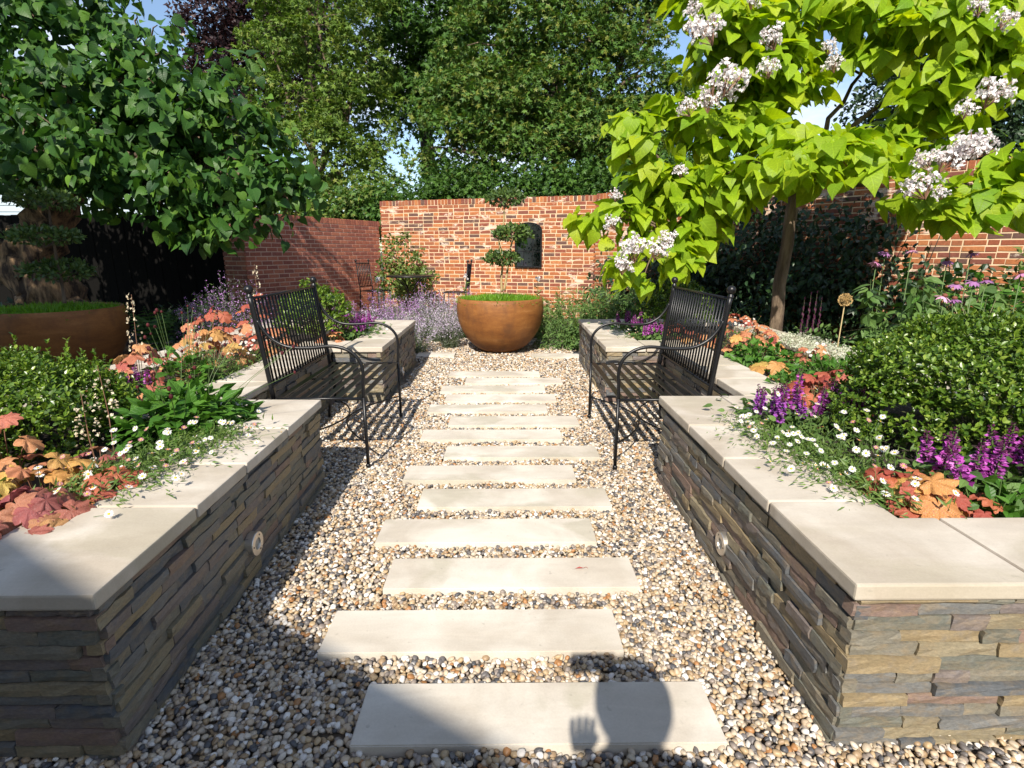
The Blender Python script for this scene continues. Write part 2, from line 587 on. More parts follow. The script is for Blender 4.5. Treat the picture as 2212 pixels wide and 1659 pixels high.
M['box'] = leaf_mat('box_leaf', [(0.045, 0.10, 0.010), (0.09, 0.175, 0.018), (0.17, 0.27, 0.026), (0.06, 0.13, 0.014), (0.25, 0.34, 0.045), (0.035, 0.085, 0.010), (0.12, 0.21, 0.02)], 0.28, 0.34, None, 0.5)
M['green'] = leaf_mat('fresh_green_leaf', [(0.04, 0.12, 0.014), (0.065, 0.17, 0.02), (0.09, 0.21, 0.026), (0.05, 0.135, 0.018)], 0.3, 0.45, None, 0.3, True)
M['mid'] = leaf_mat('mid_green_leaf', [(0.055, 0.115, 0.028), (0.085, 0.16, 0.04), (0.12, 0.205, 0.05), (0.045, 0.095, 0.026)], 0.25, 0.5, None, 0.3, True)
M['grassy'] = leaf_mat('grassy_leaf', [(0.075, 0.15, 0.03), (0.11, 0.19, 0.04), (0.15, 0.22, 0.05), (0.09, 0.16, 0.035)], 0.3, 0.5)
M['lawn'] = leaf_mat('bright_turf_blade', [(0.10, 0.24, 0.012), (0.14, 0.30, 0.016), (0.18, 0.34, 0.02), (0.08, 0.20, 0.012)], 0.35, 0.5)
M['grey'] = leaf_mat('grey_green_leaf', [(0.12, 0.145, 0.10), (0.17, 0.19, 0.14), (0.10, 0.125, 0.085), (0.21, 0.22, 0.17)], 0.2, 0.6)
M['silver'] = leaf_mat('silver_leaf', [(0.40, 0.42, 0.33), (0.52, 0.53, 0.44), (0.30, 0.34, 0.22), (0.60, 0.60, 0.52)], 0.2, 0.6)
M['straw'] = leaf_mat('variegated_blade', [(0.30, 0.33, 0.14), (0.42, 0.42, 0.22), (0.22, 0.27, 0.10), (0.50, 0.48, 0.28)], 0.3, 0.5)
M['topiary'] = leaf_mat('clipped_leaf', [(0.045, 0.09, 0.022), (0.07, 0.125, 0.028), (0.11, 0.17, 0.035), (0.038, 0.075, 0.022)], 0.2, 0.45)
M['fern'] = leaf_mat('fern_frond', [(0.04, 0.10, 0.02), (0.06, 0.14, 0.025), (0.05, 0.12, 0.022)], 0.3, 0.5)


def petal_mat(name, cols, trans=0.3):
    return leaf_mat(name, cols, trans, 0.55, (1.05, 1.0, 1.05), 0.25)


M['white_petal'] = petal_mat('white_petal', [(0.78, 0.76, 0.74), (0.84, 0.83, 0.81), (0.72, 0.69, 0.69)])
M['pink_petal'] = petal_mat('pink_petal', [(0.62, 0.30, 0.33), (0.55, 0.22, 0.26), (0.70, 0.45, 0.46)])
M['yellow_eye'] = simple_mat('yellow_flower_eye', (0.62, 0.36, 0.03), 0.7)
M['catalpa_flower'] = petal_mat('catalpa_blossom', [(0.84, 0.82, 0.80), (0.88, 0.87, 0.85), (0.80, 0.75, 0.75), (0.70, 0.60, 0.58)])
M['magenta'] = petal_mat('magenta_floret', [(0.50, 0.08, 0.46), (0.62, 0.15, 0.58), (0.38, 0.05, 0.36), (0.68, 0.27, 0.64)])
M['violet'] = petal_mat('violet_floret', [(0.34, 0.07, 0.44), (0.46, 0.13, 0.56), (0.26, 0.045, 0.36), (0.52, 0.20, 0.58)])
M['calyx'] = petal_mat('dark_calyx', [(0.12, 0.025, 0.09), (0.18, 0.04, 0.12)])
M['lilac'] = petal_mat('lilac_floret', [(0.42, 0.20, 0.50), (0.52, 0.30, 0.58), (0.34, 0.13, 0.42), (0.60, 0.46, 0.64)])
M['pale_lilac'] = petal_mat('pale_lilac_floret', [(0.55, 0.47, 0.60), (0.66, 0.58, 0.68), (0.44, 0.34, 0.50)])
M['cream_bell'] = petal_mat('cream_bell', [(0.68, 0.60, 0.42), (0.78, 0.72, 0.56), (0.60, 0.48, 0.32)])
M['burnet'] = petal_mat('burnet_head', [(0.075, 0.010, 0.014), (0.10, 0.016, 0.02), (0.05, 0.008, 0.010)], 0.05)
M['cone_petal'] = petal_mat('coneflower_petal', [(0.66, 0.30, 0.48), (0.74, 0.42, 0.58), (0.55, 0.22, 0.42)])
M['dusk_petal'] = petal_mat('purple_coneflower_petal', [(0.32, 0.13, 0.33), (0.40, 0.19, 0.40)])
M['cone_eye'] = simple_mat('coneflower_cone', (0.16, 0.05, 0.025), 0.8)
M['seedhead'] = simple_mat('dry_seedhead', (0.42, 0.28, 0.11), 0.8)


def coral_mat(name, cols):
    """veined coral-bells leaf: darker veins radiating from the stalk"""
    m, t, b, out = new_mat(name)
    c = ramp(t, piece_random(t), even(cols))
    v = obj_vec(t, (1, 1, 1), jitter=False)
    w = N(t, 'ShaderNodeTexVoronoi', Scale=26.0, feature='DISTANCE_TO_EDGE')
    t.links.new(v, w.inputs['Vector'])
    c = mixc(t, ramp(t, w.outputs['Distance'], [(0.0, (0.75, 0.75, 0.75)), (0.10, (0, 0, 0))]), c, (0.26, 0.055, 0.035))
    c = mixc(t, 0.5, c, ramp(t, noise(t, 30, 4, 0.6, v), [(0.3, (0.7, 0.66, 0.62)), (0.7, (1.2, 1.2, 1.15))]), 'MULTIPLY')
    t.links.new(c, b.inputs['Base Color'])
    b.inputs['Roughness'].default_value = 0.45
    bump(t, b, w.outputs['Distance'], 0.5, 0.006)
    tr = t.nodes.new('ShaderNodeBsdfTranslucent')
    t.links.new(c, tr.inputs['Color'])
    mx = t.nodes.new('ShaderNodeMixShader')
    mx.inputs[0].default_value = 0.3
    t.links.new(b.outputs[0], mx.inputs[1])
    t.links.new(tr.outputs[0], mx.inputs[2])
    t.links.new(mx.outputs[0], out.inputs['Surface'])
    return m


M['coral_peach'] = coral_mat('peach_coral_bells', [(0.634, 0.250, 0.132), (0.708, 0.350, 0.156), (0.537, 0.163, 0.108), (0.732, 0.425, 0.168), (0.439, 0.106, 0.090), (0.610, 0.213, 0.144)])
M['coral_amber'] = coral_mat('amber_coral_bells', [(0.708, 0.375, 0.096), (0.756, 0.475, 0.132), (0.610, 0.275, 0.096), (0.659, 0.525, 0.132), (0.561, 0.213, 0.096)])
M['coral_red'] = coral_mat('red_coral_bells', [(0.488, 0.125, 0.066), (0.403, 0.081, 0.060), (0.573, 0.188, 0.084), (0.342, 0.056, 0.060), (0.634, 0.275, 0.102)])
M['coral_plum'] = coral_mat('dusky_coral_bells', [(0.488, 0.213, 0.120), (0.390, 0.125, 0.108), (0.317, 0.081, 0.102), (0.561, 0.325, 0.132), (0.439, 0.163, 0.120)])

# ---------------------------------------------------------------- leaf templates: stalk at the origin, tip along +Y, upper face +Z
def leaf_template(half, fold=0.18, droop=0.25, wave=0.0):
    """half: outline points (x, y) from stalk to tip on one side; quads and triangles to a midrib"""
    ys = [p[1] for p in half]
    V, F = [], []
    k = len(half)
    z = lambda x, y: abs(x) * fold - droop * max(y, 0) ** 2
    for i, (x, y) in enumerate(half):
        V.append((0, min(max(y, 0), 1), z(0, y)))
    for sgn in (1, -1):
        o = len(V)
        for i, (x, y) in enumerate(half):
            V.append((sgn * x, y, z(x, y) + wave * (-1) ** i))
        for i in range(k - 1):
            f = (i, o + i, o + i + 1, i + 1)
            F.append(f if sgn > 0 else tuple(reversed(f)))
    return V, F


HEART = leaf_template([(0.02, 0.0), (0.14, -0.10), (0.32, -0.09), (0.44, 0.06), (0.47, 0.24), (0.41, 0.45), (0.28, 0.66), (0.12, 0.85), (0.005, 1.0)], 0.20, 0.30, 0.008)
HEART2 = leaf_template([(0.02, 0.0), (0.16, -0.09), (0.34, -0.05), (0.45, 0.10), (0.46, 0.30), (0.38, 0.50), (0.24, 0.70), (0.10, 0.86), (0.005, 1.02)], 0.06, 0.5, 0.014)
OVAL = leaf_template([(0.015, 0.0), (0.24, 0.22), (0.27, 0.52), (0.01, 1.0)], 0.2, 0.2)
SMALL = leaf_template([(0.03, 0.0), (0.25, 0.32), (0.27, 0.68), (0.06, 1.0)], 0.22, 0.1)
LANCE = leaf_template([(0.02, 0.0), (0.13, 0.35), (0.01, 1.0)], 0.2, 0.35)
_st = []
for i in range(11):
    a = -PI / 2 + 2 * PI * i / 11
    r_ = 0.55 if i % 2 else 0.24
    _st.append((r_ * math.cos(a), 0.5 + r_ * math.sin(a), -0.12 * (r_ > 0.4) + 0.03 * (i % 3)))
STAR = ([(0, 0.5, 0.05)] + _st, [(0, 1 + i, 1 + (i + 1) % 11) for i in range(11)])
TRI = ([(-0.5, 0, 0), (0.5, 0, 0), (0.0, 1, 0.1)], [(0, 1, 2)])
BLADE = ([(-0.5, 0, 0), (0.5, 0, 0), (0.36, 0.5, 0.05), (-0.36, 0.5, 0.05), (0, 1, 0.18)], [(0, 1, 2, 3), (3, 2, 4)])
FLORET = ([(0, 0, 0), (0.5, 0.5, 0.2), (0, 1, 0), (-0.5, 0.5, 0.2)], [(0, 1, 2), (0, 2, 3)])


def ruffled_leaf(seed, lobes=7, n=42):
    """round coral-bells leaf with scalloped lobes, notched at the stalk, puckered"""
    rr = random.Random(seed)
    V, F = [(0, 0.02, 0)], []
    ph = rr.random() * 6
    rings = 3
    for j in range(1, rings + 1):
        q = j / rings
        for i in range(n + 1):
            u = i / n
            a = -PI / 2 + 0.20 + (2 * PI - 0.40) * u
            lobe = 1 - 0.26 * abs(math.cos(lobes * PI * u)) ** 9 * q
            tooth = 1 + 0.035 * math.sin(u * lobes * 3 * 2 * PI) * q
            r = 0.5 * q * lobe * tooth * (1 + 0.1 * math.sin(a))
            z = 0.075 * math.sin(u * lobes * 2 * PI + ph) * q * q + 0.05 * q - 0.16 * q * q + rr.uniform(-0.02, 0.02)
            V.append((r * math.cos(a), 0.34 * q * 0 + r * math.sin(a) + 0.12 * q, z))
    for i in range(n):
        F.append((0, 1 + i, 2 + i))
    for j in range(rings - 1):
        o1, o2 = 1 + j * (n + 1), 1 + (j + 1) * (n + 1)
        for i in range(n):
            F.append((o1 + i, o2 + i, o2 + i + 1, o1 + i + 1))
    return V, F


RUFFLE = [ruffled_leaf(s, l) for s, l in ((1, 7), (2, 6), (3, 7), (4, 5))]


def crown_points(blobs, n, sub, sig, rng, gap=0.0, flat=0.7, dome=False):
    """leaf positions in clumps spread through the blobs' outer volume; returns positions and outward directions"""
    B = np.array([b[:6] for b in blobs], float)
    w = (B[:, 3] * B[:, 4] + B[:, 3] * B[:, 5] + B[:, 4] * B[:, 5])
    w = w / w.sum()
    bi = rng.choice(len(B), sub, p=w)
    d = rand_dirs(sub, rng)
    rad = rng.random(sub) ** 0.38
    c = B[bi, :3] + d * rad[:, None] * B[bi, 3:6]
    if gap > 0:
        s = np.sin(c[:, 0] * 2.1 + 1.3 * c[:, 2]) + np.sin(c[:, 2] * 2.7 - c[:, 1] * 1.1) + np.sin(c[:, 1] * 2.3 + c[:, 0] * 0.9)
        keep = s > -3 + 3 * gap * 1.2
        c, d = c[keep], d[keep]
    k = rng.integers(0, len(c), n)
    if dome:       # leaves sit on the outer, upper skin of each clump, so its underside stays open and dark
        h_ = unit(d[k] * 0.9 + [0, 0, 0.75] + rng.normal(size=(n, 3)) * 0.75)
        cs = sig * rng.uniform(0.6, 1.5, len(c))[k]
        off = h_ * (cs * rng.uniform(0.75, 1.1, n))[:, None] * [1.15, 1.15, flat]
        return c[k] + off, unit(h_ + rng.normal(size=(n, 3)) * 0.25)
    off = rng.normal(size=(n, 3)) * sig
    off[:, 2] *= flat
    out = unit(d[k] + off / max(sig, 1e-6) * 0.35)
    return c[k] + off, out


def leaves_np(mb, T, pos, out, size, rng, up=0.5, droop=0.5, jit=0.6, mi=0):
    n = len(pos)
    axis = out * 0.8 + rng.normal(size=(n, 3)) * jit
    axis[:, 2] -= droop
    nrm = out * 0.6 + rng.normal(size=(n, 3)) * jit * 0.8
    nrm[:, 2] += up
    mb.cloud(T, pos, frames(axis, nrm), size * rng.uniform(0.65, 1.2, n), mi)


def limb(mb, a, b, r0, r1, rng, wob=0.08, n=7, seg=7):
    a, b = np.array(a, float), np.array(b, float)
    L_ = np.linalg.norm(b - a)
    pts = []
    for i in range(seg):
        q = i / (seg - 1)
        p = a + (b - a) * q + rng.normal(size=3) * wob * L_ * math.sin(PI * q) * 0.5
        p[2] += L_ * 0.06 * math.sin(PI * q)
        pts.append(p)
    mb.tube(pts, [r0 + (r1 - r0) * (i / (seg - 1)) for i in range(seg)], n)


def tree(name, label, base, blobs, leaf, mat, n, size, bark, r0, seed, sub=None, sig=0.35, gap=0.25, group=None, up=0.5, droop=0.45, flat=0.7, fork=None):
    rng = np.random.default_rng(seed)
    base = Vector(base)
    root = empty(name, base, label, 'tree', group)
    B = [(b[0] - base.x, b[1] - base.y, b[2] - base.z, b[3], b[4], b[5]) for b in blobs]
    cen = np.mean([b[:3] for b in B], axis=0)
    zlo = min(b[2] - b[5] for b in B)
    fk = np.array(fork if fork is not None else (cen[0] * 0.35, cen[1] * 0.35, max(zlo + 0.2 * cen[2], 0.35 * cen[2])))
    tr = MB()
    limb(tr, (0, 0, -0.05), fk, r0, r0 * 0.72, rng, 0.04, 12, 9)
    tr.build('trunk', bark, root, True)
    br = MB()
    for b in B:
        limb(br, fk, b[:3], r0 * 0.5, r0 * 0.14, rng)
        for k in range(4):
            d = rand_dirs(1, rng)[0] * np.array(b[3:6]) * 0.85
            limb(br, b[:3], np.array(b[:3]) + d, r0 * 0.14, r0 * 0.03, rng, 0.1, 5, 5)
    br.build('branches', bark, root, True)
    mb = MB()
    pos, out = crown_points(B, n, sub or n // 22, sig, rng, gap, flat, group == GB)
    leaves_np(mb, leaf, pos, out, size, rng, up, droop)
    mb.build('crown', mat, root)
    return root


GB = 'trees beyond the brick walls'


def px(n, Y):
    return n * Y / FPX


def blob(x, y, rx, ry, Y, ryd=None):
    """ellipsoid that covers rx by ry photo pixels round x, y at distance Y"""
    c = dep(x, y, Y)
    return (c.x, c.y, c.z, px(rx, Y), ryd if ryd is not None else px((rx + ry) / 2, Y), px(ry, Y))


# ================================================================ SETTING: ground, gravel, beds
def sheet(name, pts, z, mat, kind='structure'):
    me = bpy.data.meshes.new(name)
    me.from_pydata([(x, y, z) for x, y in pts], [], [tuple(range(len(pts)))])
    me.materials.append(mat)
    return link(name, me, None, kind)


g = sheet('ground', [(-250, -120), (250, -120), (250, 400), (-250, 400)], -0.08, M['ground'])
tag(g, 'dark grassy soil of the garden and beyond its walls')
g = sheet('gravel_base', [(-7.5, -1.5), (4.6, -1.5), (4.6, 8.9), (-7.5, 8.9)], -0.03, M['bed'])
tag(g, 'sandy bed under the loose gravel of the path')
g = sheet('border_soil', [(-6.6, 8.4), (2.6, 8.4), (5.2, 6.3), (3.1, 6.1), (3.1, 1.0), (7.5, 1.0), (7.5, 7.0), (2.4, 12), (-2.8, 13.2), (-6.6, 12)], 0.0, M['soil'])
tag(g, 'dark planting soil along the foot of the brick walls')

# bed outlines (path side), measured
ZT, ZU = 0.515, 0.468          # coping top and underside
SOIL = 0.45
LA, LB = Vector((-1.036, 1.20, 0)), Vector((-1.075, 3.04, 0))
LC, LD = Vector((-1.57, 3.04, 0)), Vector((-1.56, 4.79, 0))
LE, LF = Vector((-1.11, 4.79, 0)), Vector((-1.13, 6.75, 0))
RA, RB = Vector((0.90, 1.22, 0)), Vector((0.905, 3.10, 0))
RC, RD = Vector((1.42, 3.10, 0)), Vector((1.42, 4.78, 0))
RE, RF = Vector((0.89, 4.78, 0)), Vector((0.905, 6.82, 0))
LX, RX = -2.98, 2.95           # outer back edges
CW = 0.362                     # coping width
OV = 0.028                     # coping overhang


def coping_stone(poly, parent, kindmat='coping'):
    me = bpy.data.meshes.new('coping_stone')
    bm = bmesh.new()
    vs = [bm.verts.new((p[0], p[1], ZU)) for p in poly]
    f = bm.faces.new(vs)
    if f.normal.z > 0:
        pass
    ex = bmesh.ops.extrude_face_region(bm, geom=[f])
    for e in ex['geom']:
        if isinstance(e, bmesh.types.BMVert):
            e.co.z = ZT + random.uniform(-0.0015, 0.0015)
    bmesh.ops.recalc_face_normals(bm, faces=bm.faces[:])
    bmesh.ops.bevel(bm, geom=bm.edges[:], offset=0.007, segments=2, affect='EDGES', profile=0.6)
    bm.to_mesh(me)
    bm.free()
    me.materials.append(M[kindmat])
    return link('coping_stone', me, parent)


def coping_run(parent, p, q, inward, cuts, w=CW):
    """stones from p to q (outer edge), w wide towards inward; cuts are distances from p where joints fall"""
    p, q = Vector(p), Vector(q)
    d = (q - p)
    Ln = d.length
    d.normalize()
    i = Vector(inward)
    gap = 0.0055
    cs = [0.0] + list(cuts) + [Ln]
    for a, b in zip(cs[:-1], cs[1:]):
        a2 = a + (gap if a > 0 else 0)
        b2 = b - (gap if b < Ln else 0)
        P0, P1 = p + d * a2, p + d * b2
        coping_stone([P0, P1, P1 + i * w, P0 + i * w], parent)
        if b < Ln:     # recessed joint
            mb = MB()
            J = p + d * b + i * (w / 2)
            mb.box((J.x, J.y, (ZT + ZU) / 2 - 0.004), (0.0108, w - 0.016, ZT - ZU - 0.012), math.atan2(d.y, d.x))
            mb.build('joint', M['joint'], parent)


def slip_piece(L_, hgt, dp, rr):
    """one split slate slip: 4 x 2 chiselled front face plus sides; local x along the wall, -y outwards"""
    V, F = [], []
    nx, nz = 4, 2
    for k in range(nz + 1):
        for i in range(nx + 1):
            x = L_ * (i / nx - 0.5)
            z = hgt * (k / nz - 0.5)
            if 0 < i < nx:
                z += rr.uniform(-0.0025, 0.0025) * (k != 1)
            else:
                x += rr.uniform(-0.003, 0.003)
            y = -dp + rr.uniform(-0.0022, 0.0022) + (rr.uniform(-0.001, 0.003) if k != 1 else 0)
            V.append((x, y, z))
    o = len(V)
    for k in (0, nz):
        for i in range(nx + 1):
            x, y, z = V[k * (nx + 1) + i]
            V.append((x, 0.03, z))
    for k in range(nz):
        for i in range(nx):
            a = k * (nx + 1) + i
            F.append((a, a + 1, a + nx + 2, a + nx + 1))
    for i in range(nx):
        F.append((o + i, o + i + 1, i + 1, i))
        t0 = nz * (nx + 1) + i
        F.append((t0, t0 + 1, o + nx + 1 + i + 1, o + nx + 1 + i))
    F.append((0, (nx + 1), 2 * (nx + 1), o + nx + 1, o))
    F.append((nx, o + nx, o + 2 * nx + 1, 2 * (nx + 1) + nx, nx + 1 + nx))
    return V, F


def slip_face(p, q, z0, z1, rr, ext0=0.0, ext1=0.0):
    """slips that clad the face from p to q (outside on the right-hand side when walking p to q): list of (V, F, loc, rz)"""
    p, q = Vector(p), Vector(q)
    d = (q - p)
    Ln = d.length
    d.normalize()
    rz = math.atan2(d.y, d.x)
    out = []
    z = z0
    row = 0
    while z < z1 - 0.006:
        hgt = min(rr.choice((0.036, 0.040, 0.043, 0.046, 0.038)), z1 - z)
        if z1 - z - hgt < 0.015:
            hgt = z1 - z
        x = -ext0 * (row % 2) - rr.uniform(0, 0.004)
        end = Ln + ext1 * (row % 2)
        while x < end - 0.02:
            l = rr.choice((0.10, 0.14, 0.18, 0.22, 0.26, 0.31))
            if end - x - l < 0.06:
                l = end - x
            dp = rr.choice((0.0, 0.003, 0.006, 0.010, 0.015)) + 0.005
            c = p + d * (x + l / 2)
            out.append((slip_piece(l - 0.0026, hgt - 0.0032, dp, rr), Vector((c.x, c.y, z + hgt / 2)), rz))
            x += l
        z += hgt
        row += 1
    return out


def raised_bed(side):
    rr = random.Random(5 if side < 0 else 9)
    if side < 0:
        pts = [LA, LB, LC, LD, LE, LF]
        bx = LX
        lab = 'slate clad raised bed wall with pale coping left of the gravel path'
    else:
        pts = [RA, RB, RC, RD, RE, RF]
        bx = RX
        lab = 'slate clad raised bed wall with pale coping right of the gravel path'
    A, B, C, D, E, Fp = pts
    root = empty('raised_bed_wall', (0, 0, 0), lab, 'garden wall', 'slate clad raised beds beside the path')
    s = side
    inn = Vector((s, 0, 0))
    # ---- coping: corner stone with a notch, then stones to the recess
    if side > 0:
        ys = [at(0, y, ZT).y for y in (1090, 995, 922)]
        jx = 1.39
    else:
        ys = [at(0, y, ZT).y for y in (1095, 1003, 926)]
        jx = -1.53
    g_ = 0.0055
    fx = lambda y: A.x + (B.x - A.x) * (y - A.y) / (B.y - A.y)
    coping_stone([(A.x, A.y), (jx - s * g_, A.y), (jx - s * g_, A.y + CW), (A.x + s * CW, A.y + CW), (fx(ys[0]) + s * CW, ys[0] - g_), (fx(ys[0]), ys[0] - g_)], root)
    P = Vector((fx(ys[0]), ys[0] + g_, 0))
    mb = MB()
    mb.box((P.x + s * CW / 2, ys[0], (ZT + ZU) / 2 - 0.004), (CW - 0.016, 0.0108, ZT - ZU - 0.012))
    mb.box((jx, A.y + CW / 2, (ZT + ZU) / 2 - 0.004), (0.0108, CW - 0.016, ZT - ZU - 0.012))
    mb.build('joint', M['joint'], root)
    coping_run(root, P, B, inn, [ys[1] - P.y, ys[2] - P.y])
    # front run away from the path
    coping_run(root, (jx + s * g_, A.y, 0), (bx, A.y, 0), (0, 1, 0), [0.5, 1.0])
    # return of the recess, then its back
    coping_run(root, (B.x + s * (CW + 0.009), B.y, 0), (C.x + s * CW, B.y, 0), (0, -1, 0), [])
    C2 = Vector((C.x, C.y + 0.009, 0))
    D2 = Vector((D.x, D.y - 0.009, 0))
    coping_run(root, C2, D2, inn, [0.44, 0.87, 1.31])
    coping_run(root, E, Fp, inn, [0.5, 0.98, 1.45])
    coping_run(root, (E.x + s * (CW + 0.009), E.y, 0), (D.x + s * CW, E.y, 0), (0, 1, 0), [])
    coping_run(root, (bx, A.y + CW + 0.009, 0), (bx, Fp.y, 0), (-s, 0, 0), [0.5 + 0.5 * k for k in range(9)])
    coping_run(root, (E.x + s * (CW + 0.009), Fp.y, 0), (bx - s * (CW + 0.009), Fp.y, 0), (0, -1, 0), [0.5])
    # ---- core walls under the coping
    core = MB()
    w = CW - 2 * OV
    def wall(p, q, inw):
        p, q, inw = Vector(p), Vector(q), Vector(inw)
        c = (p + q) / 2 + inw * (OV + 0.012 + w / 2)
        d = q - p
        core.box((c.x, c.y, (ZU - 0.06) / 2), (d.length - 2 * OV - 0.03, w - 0.02, ZU + 0.058), math.atan2(d.y, d.x))
    wall(A, B, inn); wall((A.x, A.y, 0), (bx, A.y, 0), (0, 1, 0)); wall(B, C + inn * CW, (0, -1, 0)); wall(C + Vector((0, 0.02, 0)), D - Vector((0, 0.02, 0)), inn)
    wall(E, D + inn * CW, (0, 1, 0)); wall(E, Fp, inn); wall((bx, A.y + 0.3, 0), (bx, Fp.y - 0.3, 0), (-s, 0, 0)); wall(Fp, (bx, Fp.y, 0), (0, -1, 0))
    core.build('core', M['core'], root)
    # ---- slate slips; the outer face lies OV inside the coping edge
    o = OV
    z0 = -0.035
    faces = []
    fa = lambda p, q, e0=0, e1=0: faces.extend(slip_face(p, q, z0, ZU - 0.004, rr, e0, e1))
    if side < 0:
        fa((bx, A.y + o, 0), (A.x - o, A.y + o, 0), 0, 0.012)
        fa((A.x - o, A.y + o, 0), (B.x - o, B.y - o, 0), 0.012, 0.012)
        fa((B.x - o, B.y - o, 0), (C.x, B.y - o, 0))
        fa((C.x - o, C.y, 0), (D.x - o, D.y, 0))
        fa((D.x, E.y + o, 0), (E.x - o, E.y + o, 0), 0, 0.012)
        fa((E.x - o, E.y + o, 0), (Fp.x - o, Fp.y - o, 0), 0.012, 0.012)
        fa((Fp.x - o, Fp.y - o, 0), (bx, Fp.y - o, 0))
    else:
        fa((A.x + o, A.y + o, 0), (bx, A.y + o, 0), 0.012, 0)
        fa((B.x + o, B.y - o, 0), (A.x + o, A.y + o, 0), 0.012, 0.012)
        fa((C.x, B.y - o, 0), (B.x + o, B.y - o, 0))
        fa((D.x + o, D.y, 0), (C.x + o, C.y, 0))
        fa((E.x + o, E.y + o, 0), (D.x, E.y + o, 0), 0.012, 0)
        fa((Fp.x + o, Fp.y - o, 0), (E.x + o, E.y + o, 0), 0.012, 0.012)
        fa((bx, Fp.y - o, 0), (Fp.x + o, Fp.y - o, 0))
    def seen(f):
        c = f[1]
        k = c.length
        if abs(c.x) > 1.75 or abs(c.y - Fp.y) < 0.1:
            k += 20
        if abs(c.y - (B.y - o)) < 0.02 and c.y > 2:
            k += 20
        return k
    faces.sort(key=seen)
    for (V, F), loc, rz in faces[:300]:
        ob = MB().add(V, F).build('slate_slip', M['slate'], root)
        ob.location = loc
        ob.rotation_euler = (0, 0, rz)
    mb = MB()
    for (V, F), loc, rz in faces[300:]:
        ca, sa = math.cos(rz), math.sin(rz)
        V = np.array(V) @ np.array([(ca, sa, 0), (-sa, ca, 0), (0, 0, 1)]) + np.array(loc)
        mb.add(V, F)
    mb.build('slate_cladding', M['slate'], root, kind='stuff')
    # ---- soil inside
    i_ = s * (CW - 0.02)
    so = sheet('bed_soil', [(A.x + i_, A.y + CW - 0.02), (B.x + i_, B.y - CW + 0.02), (C.x + i_, C.y - CW + 0.02), (D.x + i_, D.y + CW - 0.02),
                            (E.x + i_, E.y + CW - 0.02), (Fp.x + i_, Fp.y - CW + 0.02), (bx - i_, Fp.y - CW + 0.02), (bx - i_, A.y + CW - 0.02)], SOIL, M['soil'])
    tag(so, 'dark soil filling the raised bed on the %s of the path' % ('left' if s < 0 else 'right'))
    return root


raised_bed(-1)
raised_bed(1)

# ---------------------------------------------------------------- stone planks across the gravel
PZ = 0.015
planks = [  # top-left x, top-right x, top y, bottom-left x, bottom-right x, bottom y
    (800, 1517, 1470, 752, 1572, 1612), (733, 1322, 1314, 681, 1349, 1411), (852, 1358, 1203, 825, 1385, 1272), (834, 1275, 1119, 808, 1289, 1173),
    (914, 1307, 1054, 901, 1322, 1096), (884, 1237, 1004, 869, 1244, 1038), (967, 1287, 962, 957, 1295, 989), (916, 1210, 927, 907, 1215, 950),
    (974, 1247, 898, 967, 1250, 919), (931, 1180, 873, 921, 1182, 890), (966, 1199, 851, 960, 1202, 866.5), (956, 1176, 832, 951, 1178, 846.5),
    (1009, 1212, 816, 1002, 1215, 828), (975, 1165, 801.5, 967, 1166, 812)]
plank_labels = [
    'long pale stone plank at the near end, crossed by the shadow of a person',
    'beige stone plank second from the near end, reaching farthest left',
    'pale stone plank third from the near end, with a small dry leaf on it',
    'pale stone plank fourth from the near end, with a damp corner',
    'wide stone plank fifth from the near end, reaching towards the right bed',
    'stone plank sixth from the near end, offset to the left towards the left bench',
    'stone plank seventh from the near end, offset to the right by the right bench leg',
    'stone plank eighth from the near end, set between the two bench fronts',
    'stone plank ninth from the near end, offset to the right between the benches',
    'stone plank tenth from the near end, offset to the left between the benches',
    'fourth stone plank counted from the rusty bowl, beyond the benches',
    'third stone plank counted from the rusty bowl, beyond the benches',
    'second stone plank counted from the rusty bowl, offset to the right',
    'last narrow stone plank before the rusty bowl at the far end']
PLANK_RECTS = []


def plank_obj(poly, label, z1=PZ, z0=-0.03):
    cx = sum(p[0] for p in poly) / 4
    cy = sum(p[1] for p in poly) / 4
    me = bpy.data.meshes.new('stone_plank')
    bm = bmesh.new()
    vs = [bm.verts.new((p[0] - cx, p[1] - cy, z0)) for p in poly]
    f = bm.faces.new(vs)
    ex = bmesh.ops.extrude_face_region(bm, geom=[f])
    for e in ex['geom']:
        if isinstance(e, bmesh.types.BMVert):
            e.co.z = z1
    bmesh.ops.recalc_face_normals(bm, faces=bm.faces[:])
    bmesh.ops.bevel(bm, geom=bm.edges[:], offset=0.0035, segments=2, affect='EDGES')
    bm.to_mesh(me)
    bm.free()
    me.materials.append(M['plank'])
    ob = link('stone_plank', me)
    ob.location = (cx, cy, 0)
    tag(ob, label, 'paving plank', 'stone planks laid across the gravel path')
    PLANK_RECTS.append((min(p[0] for p in poly), max(p[0] for p in poly), min(p[1] for p in poly), max(p[1] for p in poly)))
    return ob


for (x0, x1, yt, x2, x3, yb), lab in zip(planks, plank_labels):
    a, b_, c_, d_ = at(x2, yb, PZ), at(x3, yb, PZ), at(x1, yt, PZ), at(x0, yt, PZ)
    xl, xr = (a.x + d_.x) / 2, (b_.x + c_.x) / 2
    plank_obj([(xl, a.y), (xr, a.y), (xr, c_.y), (xl, c_.y)], lab)
for (xa, xb, y0, y1, lab) in ((898, 985, 761, 769, 'stone plank at the foot of the far left bed end beside the rusty bowl'), (1148, 1258, 763, 771, 'stone plank between the rusty bowl and the far right bed end')):
    a, b_ = at(xa, y1, PZ), at(xb, y0, PZ)
    plank_obj([(a.x, a.y), (b_.x, a.y), (b_.x, b_.y), (a.x, b_.y)], lab)

